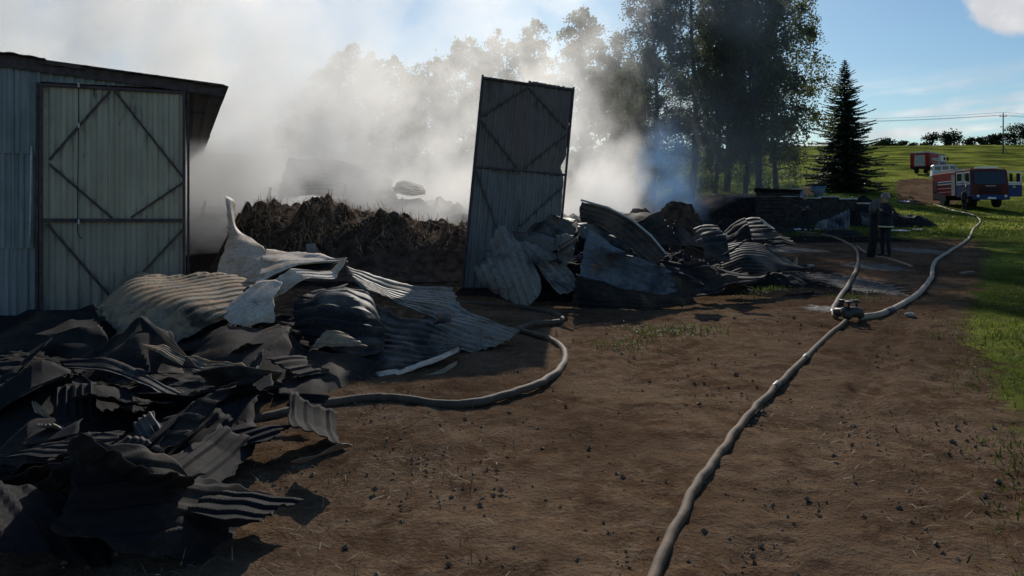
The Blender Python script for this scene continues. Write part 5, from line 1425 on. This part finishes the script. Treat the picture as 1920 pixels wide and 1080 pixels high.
# trees in the smoke
SM = ((662, 70, 14.6, 3.6), (735, 74, 14.0, 3.6), (800, 70, 13.0, 3.4), (872, 68, 15.2, 3.2), (935, 74, 16.6, 3.6), (1002, 70, 17.0, 2.5), (1095, 66, 17.6, 2.7), (1152, 70, 14.0, 2.4), (1180, 62, 12.5, 2.0), (580, 76, 11.0, 3.0))
SL = ['broad round birch at the open end of the row in thick smoke', 'rounded birch dimmed by smoke beside the broad round one', 'low birch sunk deep in the smoke', 'birch with ragged top fading into the smoke', 'wide birch rising behind the tilted door leaf in smoke',
      'narrow pointed birch above the tilted door leaf', 'tall pointed birch just beside the tilted door leaf', 'short birch at the edge of the blue sky gap', 'small birch filling the gap beside the tall group', 'faint low birch almost lost in the smoke']
for i, (px, d, h, r_) in enumerate(SM):
    make_birch(SL[i], onground((px - 960) / FPX * d, d, -0.05), h, r_, 61 + i, 700, 30, 0.13, 'birches in the smoke', 0.06)

def make_spruce(label, loc, h, rad, seed):
    rnd = random.Random(seed); r = np.random.default_rng(seed)
    e = empty('spruce_tree', loc); tag(e, label, 'tree')
    parts = [tube_data([(0, 0, -0.1), (0.03, 0, h * 0.3), (0, 0.02, h * 0.7), (0, 0, h)], [0.24, 0.18, 0.08, 0.012], 9)]
    Q = []
    z = 0.55; wh = 0
    while z < h - 0.12:
        s = z / h
        L0 = 1.05 * rad * (1 - s) ** 0.80 * (0.9 + 0.13 * math.sin(wh * 2.1)) * (0.8 + 0.2 * min(1, s * 8))
        nbr = int(7 + 8 * (1 - s))
        for k in range(nbr):
            az = wh * 1.9 + k * 2 * math.pi / nbr + rnd.uniform(-.25, .25)
            L = L0 * rnd.uniform(0.58, 1.2) + 0.03
            dx = np.array([math.cos(az), math.sin(az), 0]); sd = np.array([-math.sin(az), math.cos(az), 0])
            droop = 0.60 - 0.55 * s + rnd.uniform(-.14, .14)
            pts = [np.array([0, 0, z]) + dx * L * f + np.array([0, 0, L * (-droop * f + 0.30 * f * f)]) for f in (0, .25, .5, .75, 1.0)]
            parts.append(tube_data([tuple(p) for p in pts], [0.035 * (1 - s) + 0.008, 0.02, 0.014, 0.008, 0.004], 4, False))
            nt = max(6, int(L / 0.075))
            for q in range(nt):
                f = 0.12 + 0.9 * q / nt
                i = min(int(f * 4), 3); p = pts[i] + (pts[i + 1] - pts[i]) * (f * 4 - i)
                tl = (0.20 + 0.34 * L / rad) * (0.3 + 0.7 * (1 - s) ** 0.5) * (1.15 - f * 0.75) * rnd.uniform(0.7, 1.3)
                for sg in (-1, 1):
                    dd = dx * 0.6 + sd * sg * rnd.uniform(0.5, 1.0) + np.array([0, 0, rnd.uniform(-0.9, -0.05)])
                    dd /= np.linalg.norm(dd)
                    w = np.cross(dd, np.array([rnd.uniform(-.4, .4), rnd.uniform(-.4, .4), 1.0])); w /= np.linalg.norm(w)
                    Q += [p - w * 0.03, p + dd * tl * 0.5 - w * 0.085, p + dd * tl, p + dd * tl * 0.5 + w * 0.085]
                if rnd.random() < 0.95:
                    dd = dx * 0.3 + np.array([0, 0, -1.0]) + sd * rnd.uniform(-.4, .4); dd /= np.linalg.norm(dd); w = sd
                    Q += [p - w * 0.03, p + dd * tl * 0.4 - w * 0.08, p + dd * tl * 0.95, p + dd * tl * 0.4 + w * 0.08]
        z += 0.17 + 0.16 * (1 - s); wh += 1
    V, F = join(parts); mesh('trunk', V, F, M_BARKS, e, True)
    fastquads('crown', np.array(Q), M_SPRUCE, e)
sd_ = 72.0
make_spruce('dark pointed spruce standing alone at the edge of the field', onground((1584 - 960) / FPX * sd_, sd_, -0.1), 12.9, 4.5, 5)

def make_bushy(name, label, loc, h, rad, seed, n=1500, size=0.25, m=M_FAR, group=None):
    r = np.random.default_rng(seed)
    e = empty(name, loc); tag(e, label, 'tree' if name != 'shrub' else 'shrub', group)
    parts = [tube_data([(0, 0, -0.3), (0, 0, h * 0.4), (0.1, 0, h * 0.8)], [0.03 * h, 0.022 * h, 0.008 * h], 6)]
    cl = []
    k = 16
    for i in range(k):
        a = r.uniform(0, 6.28); zz = r.uniform(0.08, 0.93); rr = rad * math.sqrt(max(0.05, 1 - ((zz - 0.5) / 0.5) ** 2)) * r.uniform(0.2, 0.8)
        c = np.array([rr * math.cos(a), rr * math.sin(a), zz * h]); cl.append(c)
        parts.append(tube_data([(0, 0, h * zz * 0.55), tuple(c * 0.98)], [0.01 * h, 0.004 * h], 4, False))
    V, F = join(parts); mesh('trunk', V, F, M_BARKS, e)
    cl = np.array(cl)
    pick = cl[r.integers(0, k, n)] + r.normal(size=(n, 3)) * np.array([rad * 0.24, rad * 0.24, h * 0.09])
    pick[:, 2] = np.maximum(pick[:, 2], 0.05)
    fastquads('crown', crown_leaves(pick, None, size), m, e)
    return e
FT = ((1748, 262, 5.2, 3.4), (1776, 262, 7.0, 2.2), (1790, 262, 6.0, 4.0), (1818, 262, 3.6, 2.2), (1842, 260, 3.6, 2.6), (1860, 258, 4.2, 2.6), (1880, 258, 5.2, 3.2), (1902, 256, 7.6, 4.0), (1918, 254, 8.2, 4.2), (1940, 254, 7.5, 4.4),
      (1692, 280, 3.2, 2.4), (1662, 285, 4.4, 3.4), (1676, 283, 2.4, 3.0), (1712, 275, 2.2, 1.8), (1730, 272, 2.0, 2.0), (1650, 290, 3.6, 3.0))
FL = ['round low tree standing alone on the skyline', 'narrow tree with a pointed top on the skyline', 'wide round tree touching the pointed one on the skyline', 'small bushy tree by itself between skyline clumps', 'small tree at the open end of the skyline wood',
      'low tree in the skyline wood near the pole', 'tree right behind the utility pole', 'large tree in the skyline wood past the pole', 'tallest tree of the skyline wood', 'outermost tree of the skyline wood',
      'tiny pointed tree on the far ridge', 'low spreading tree on the far ridge by the spruce', 'low bush on the far ridge', 'tiny bush on the far ridge', 'lone scrub on the far ridge', 'far ridge tree half hidden by the spruce']
for i, (px, d, h, r_) in enumerate(FT):
    make_bushy('skyline_tree', FL[i], onground((px - 960) / FPX * d, d, -0.2), h, r_, 200 + i, 900, 0.34, M_FAR, 'trees on the skyline')
# light green shrubs under the birches, in the sun
for i, (px, d, h, r_) in enumerate(((1265, 56, 2.4, 1.5), (1300, 58, 2.8, 1.6), (1335, 57, 2.2, 1.5), (1395, 58, 2.6, 1.4), (1440, 60, 2.2, 1.6), (1478, 66, 1.6, 1.5))):
    make_bushy('shrub', 'light green shrub growing among the birch stems', onground((px - 960) / FPX * d, d, -0.1), h, r_, 300 + i, 1400, 0.085, M_SHRUB, 'shrubs under the birches')

# ------------------------------------------------------------------ grass, straw, clods
def scatter(n, fn, ymin, ymax, amax=0.75, amin=-0.75):
    """ground points with density falling with distance"""
    y = ymin * (ymax / ymin) ** RNG.uniform(0, 1, n)
    x = RNG.uniform(amin, amax, n) * y
    k = RNG.uniform(0, 1, n) < fn(x, y)
    x, y = x[k], y[k]
    return np.stack([x, y, terrain(x, y)], 1)
def nz2(x, y, s, o=0): return np.array([mn.noise((a * s, b_ * s, o)) for a, b_ in zip(x, y)])
def fgrass(x, y): return np.clip(grass_amount(x, y) * (0.55 + 0.9 * nz2(x, y, 0.8)) * (0.8 + 0.6 * nz2(x, y, 3.0, 4)), 0, 1)
pg = scatter(90000, fgrass, 3.0, 34, 0.80, 0.25)
tag(strands('grass', pg, 0.06, 0.0045, M_GRASS, None, 1.0, 0.35), 'short green grass at the edge of the track', 'grass', kind='stuff')
pg = scatter(90000, fgrass, 30, 130, 0.80, 0.10)
sz = 0.16
tag(strands('grass', pg, 0.13, 0.02, M_GRASS, None, 1.0, 0.3), 'rough green pasture on the slope', 'grass', kind='stuff')
# sparse weeds on bare soil
TU = [G(1225, 622), G(1300, 620), G(1180, 650), G(1410, 545), G(1440, 540), G(1400, 560), G(1360, 530), G(1600, 560)]
pts = []
for c in TU:
    for i in range(230):
        x = c.x + RNG.normal() * 0.20; y = c.y + RNG.normal() * 0.22; pts.append((x, y, tz(x, y)))
tag(strands('weeds', np.array(pts), 0.07, 0.005, M_GRASS, None, 0.8, 0.4), 'sparse green weeds sprouting on the bare soil', 'weeds', kind='stuff')
def fsoil(x, y): return np.clip((1 - grass_amount(x, y)) * (1 - 0.85 * ash_amount(x, y)) * (0.5 + 1.0 * nz2(x, y, 0.9, 9)), 0, 1)
ps = scatter(15000, lambda x, y: fsoil(x, y) * np.clip(0.35 + 1.6 * nz2(x, y, 0.45, 21), 0, 1), 2.6, 26)
ps[:, 2] += 0.008
tag(strands('straw_litter', ps, 0.075, 0.0022, M_STRAWL, None, 0.06, 0.08), 'trampled straw strewn over the bare soil', 'straw', kind='stuff')
pr_ = scatter(14000, lambda x, y: np.clip((1 - 0.9 * grass_amount(x, y)) * (0.5 + 1.1 * nz2(x, y, 0.7, 2)), 0, 1), 2.6, 30)
oct_v = np.array([(1, 0, 0), (-1, 0, 0), (0, 1, 0), (0, -1, 0), (0, 0, 0.7), (0, 0, -0.7)], float)
oct_f = [(0, 2, 4), (2, 1, 4), (1, 3, 4), (3, 0, 4), (2, 0, 5), (1, 2, 5), (3, 1, 5), (0, 3, 5)]
Vc = []
for p in pr_:
    s = min(0.026, 0.005 * math.exp(abs(random.gauss(0, 0.75)))) * (0.8 + p[1] * 0.02)
    a = random.uniform(0, 6.28); ca, sa = math.cos(a), math.sin(a)
    v = oct_v * (s * RNG.uniform(0.55, 1.3, (6, 1)))
    v = np.stack([v[:, 0] * ca - v[:, 1] * sa, v[:, 0] * sa + v[:, 1] * ca, v[:, 2]], 1) + p + np.array([0, 0, s * 0.25])
    for f in oct_f: Vc += [v[f[0]], v[f[1]], v[f[2]]]
tag(fastquads('soil_clods', np.array(Vc), M_CLOD, None, 3), 'crumbled clods of earth over the track', 'soil', kind='stuff')

# ------------------------------------------------------------------ smoke
def smoke_box(name, label, x0, x1, y0, y1, z0, z1, build, col, aniso, step):
    me_v = [(x, y, z) for x in (x0, x1) for y in (y0, y1) for z in (z0, z1)]
    f = [(0, 1, 3, 2), (4, 6, 7, 5), (0, 4, 5, 1), (2, 3, 7, 6), (0, 2, 6, 4), (1, 5, 7, 3)]
    m = bpy.data.materials.new(name); m.use_nodes = True
    t = NT(m.node_tree); t.n.clear()
    out = t.new('ShaderNodeOutputMaterial')
    pv = t.new('ShaderNodeVolumePrincipled')
    pv.inputs['Color'].default_value = (*col, 1)
    pv.inputs['Anisotropy'].default_value = aniso
    pos = t.new('ShaderNodeTexCoord').outputs['Object']
    s = t.new('ShaderNodeSeparateXYZ'); t.l.new(pos, s.inputs[0])
    t.l.new(build(t, pos, s.outputs[0], s.outputs[1], s.outputs[2]), pv.inputs['Density'])
    t.l.new(pv.outputs[0], out.inputs['Volume'])
    m.cycles.volume_step_rate = step
    o = mesh(name, me_v, f, m, None)
    tag(o, label, 'smoke', kind='stuff')
    return o
def main_smoke(t, pos, x, y, z):
    n1 = t.noise(t.mapping(pos, (1, 1, 0.8)), 0.14, 2.0, 0.5)
    wv = t.new('ShaderNodeVectorMath', operation='ADD')
    sc = t.new('ShaderNodeVectorMath', operation='SCALE'); sc.inputs[0].default_value = (5.0, 3.0, 7.0)
    t.l.new(t.m('SUBTRACT', n1, 0.5), sc.inputs['Scale'])
    t.l.new(pos, wv.inputs[0]); t.l.new(sc.outputs[0], wv.inputs[1])
    n2 = t.noise(wv.outputs[0], 0.46, 4.0, 0.64)
    n = t.m('ADD', t.m('MULTIPLY', n1, 0.38), t.m('MULTIPLY', n2, 0.62))
    xs_ = t.m('DIVIDE', t.m('MULTIPLY', x, 24.0), y)
    edge = t.m('SUBTRACT', t.m('SUBTRACT', 5.0, t.m('MULTIPLY', z, 0.22)), xs_)
    edge = t.m('ADD', edge, t.m('MULTIPLY', t.m('SUBTRACT', n, 0.5), 10.0))
    e = t.smooth(edge, 0.0, 2.6)
    up = t.m('POWER', 2.718, t.m('MULTIPLY', z, -0.16))
    hz = t.m('ADD', t.m('MULTIPLY', t.m('POWER', 2.718, t.m('MULTIPLY', z, -0.30)), 1.3), t.smooth(xs_, -6.0, -10.0, 0.07, 0.40))
    low = t.m('MULTIPLY', t.m('POWER', 2.718, t.m('MULTIPLY', z, -0.7)), 0.8)
    dm = t.m('MULTIPLY', t.smooth(y, 18.5, 21.5), t.smooth(y, 26.0, 31.0, 1.0, 0.0))
    clump = t.smooth(n, 0.46, 0.565, 0.02, 1.2)
    d = t.m('MULTIPLY', t.m('MULTIPLY', clump, e), t.m('MULTIPLY', dm, t.m('ADD', hz, low)))
    topf = t.smooth(z, 15.0, 22.0, 1.0, 0.0)
    return t.m('MULTIPLY', d, t.m('MULTIPLY', topf, 0.50))
smoke_box('smoke', 'thick white smoke rolling up from the burnt-out barn', -28, 8, 18.4, 31, 0.05, 22, main_smoke, (0.98, 0.972, 0.96), 0.42, 0.16)
def far_smoke(t, pos, x, y, z):
    n1 = t.noise(t.mapping(pos, (1, 1, 0.8), loc=(13, 5, 2)), 0.075, 2.0, 0.5)
    wv = t.new('ShaderNodeVectorMath', operation='ADD')
    sc = t.new('ShaderNodeVectorMath', operation='SCALE'); sc.inputs[0].default_value = (9.0, 4.0, 14.0)
    t.l.new(t.m('SUBTRACT', n1, 0.5), sc.inputs['Scale'])
    t.l.new(pos, wv.inputs[0]); t.l.new(sc.outputs[0], wv.inputs[1])
    n2 = t.noise(wv.outputs[0], 0.24, 4.0, 0.64)
    n = t.m('ADD', t.m('MULTIPLY', n1, 0.38), t.m('MULTIPLY', n2, 0.62))
    edge = t.m('ADD', t.m('SUBTRACT', t.m('SUBTRACT', 8.5, t.m('MULTIPLY', z, 0.15)), x), t.m('MULTIPLY', t.m('SUBTRACT', n, 0.5), 16.0))
    e = t.smooth(edge, 0.0, 6.0)
    dm = t.m('MULTIPLY', t.smooth(y, 46.0, 50.0), t.smooth(y, 56.0, 60.0, 1.0, 0.0))
    clump = t.smooth(n, 0.455, 0.57, 0.06, 1.3)
    hz = t.m('MULTIPLY', t.smooth(z, 6.0, 18.0, 1.0, 0.55), t.smooth(z, 19.0, 26.0, 1.0, 0.0))
    left = t.smooth(x, -11.0, -18.0, 0.85, 2.0)
    d = t.m('MULTIPLY', t.m('MULTIPLY', clump, e), t.m('MULTIPLY', dm, t.m('MULTIPLY', hz, left)))
    return t.m('MULTIPLY', d, 0.095)
smoke_box('smoke', 'tall grey-white smoke drifting before the row of dim birches', -48, 14, 46, 60, 0.3, 26, far_smoke, (0.98, 0.972, 0.96), 0.42, 0.2)
def blue_smoke(t, pos, x, y, z):
    n2 = t.noise(pos, 0.8, 3.0, 0.6)
    dx = t.m('DIVIDE', t.m('SUBTRACT', x, t.m('SUBTRACT', 4.6, t.m('MULTIPLY', z, 0.12))), 0.8)
    dz = t.m('DIVIDE', t.m('SUBTRACT', z, 1.9), 2.0)
    r2 = t.m('ADD', t.m('MULTIPLY', dx, dx), t.m('MULTIPLY', dz, dz))
    f = t.smooth(r2, 0.0, 1.2, 1.0, 0.0)
    return t.m('MULTIPLY', t.m('MULTIPLY', f, t.smooth(n2, 0.42, 0.66)), 0.40)
smoke_box('smoke', 'thin blue smoke curling beside the white column', 3.2, 7.0, 19.5, 22.5, 0.3, 5.2, blue_smoke, (0.30, 0.55, 0.95), 0.3, 0.5)
def veil(t, pos, x, y, z):
    n1 = t.noise(pos, 0.16, 2.0, 0.55)
    f = t.m('MULTIPLY', t.m('MULTIPLY', t.smooth(x, 13.5, 17.5, 1.0, 0.0), t.smooth(x, 1.0, 9.0)), t.smooth(z, 12, 22, 1.0, 0.4))
    return t.m('MULTIPLY', t.m('MULTIPLY', f, t.smooth(n1, 0.36, 0.60)), 0.075)
smoke_box('smoke', 'thin grey smoke veil drifting in front of the tall birches', 1.0, 18, 40.2, 45, 0.05, 20, veil, (0.85, 0.88, 0.95), 0.2, 0.5)
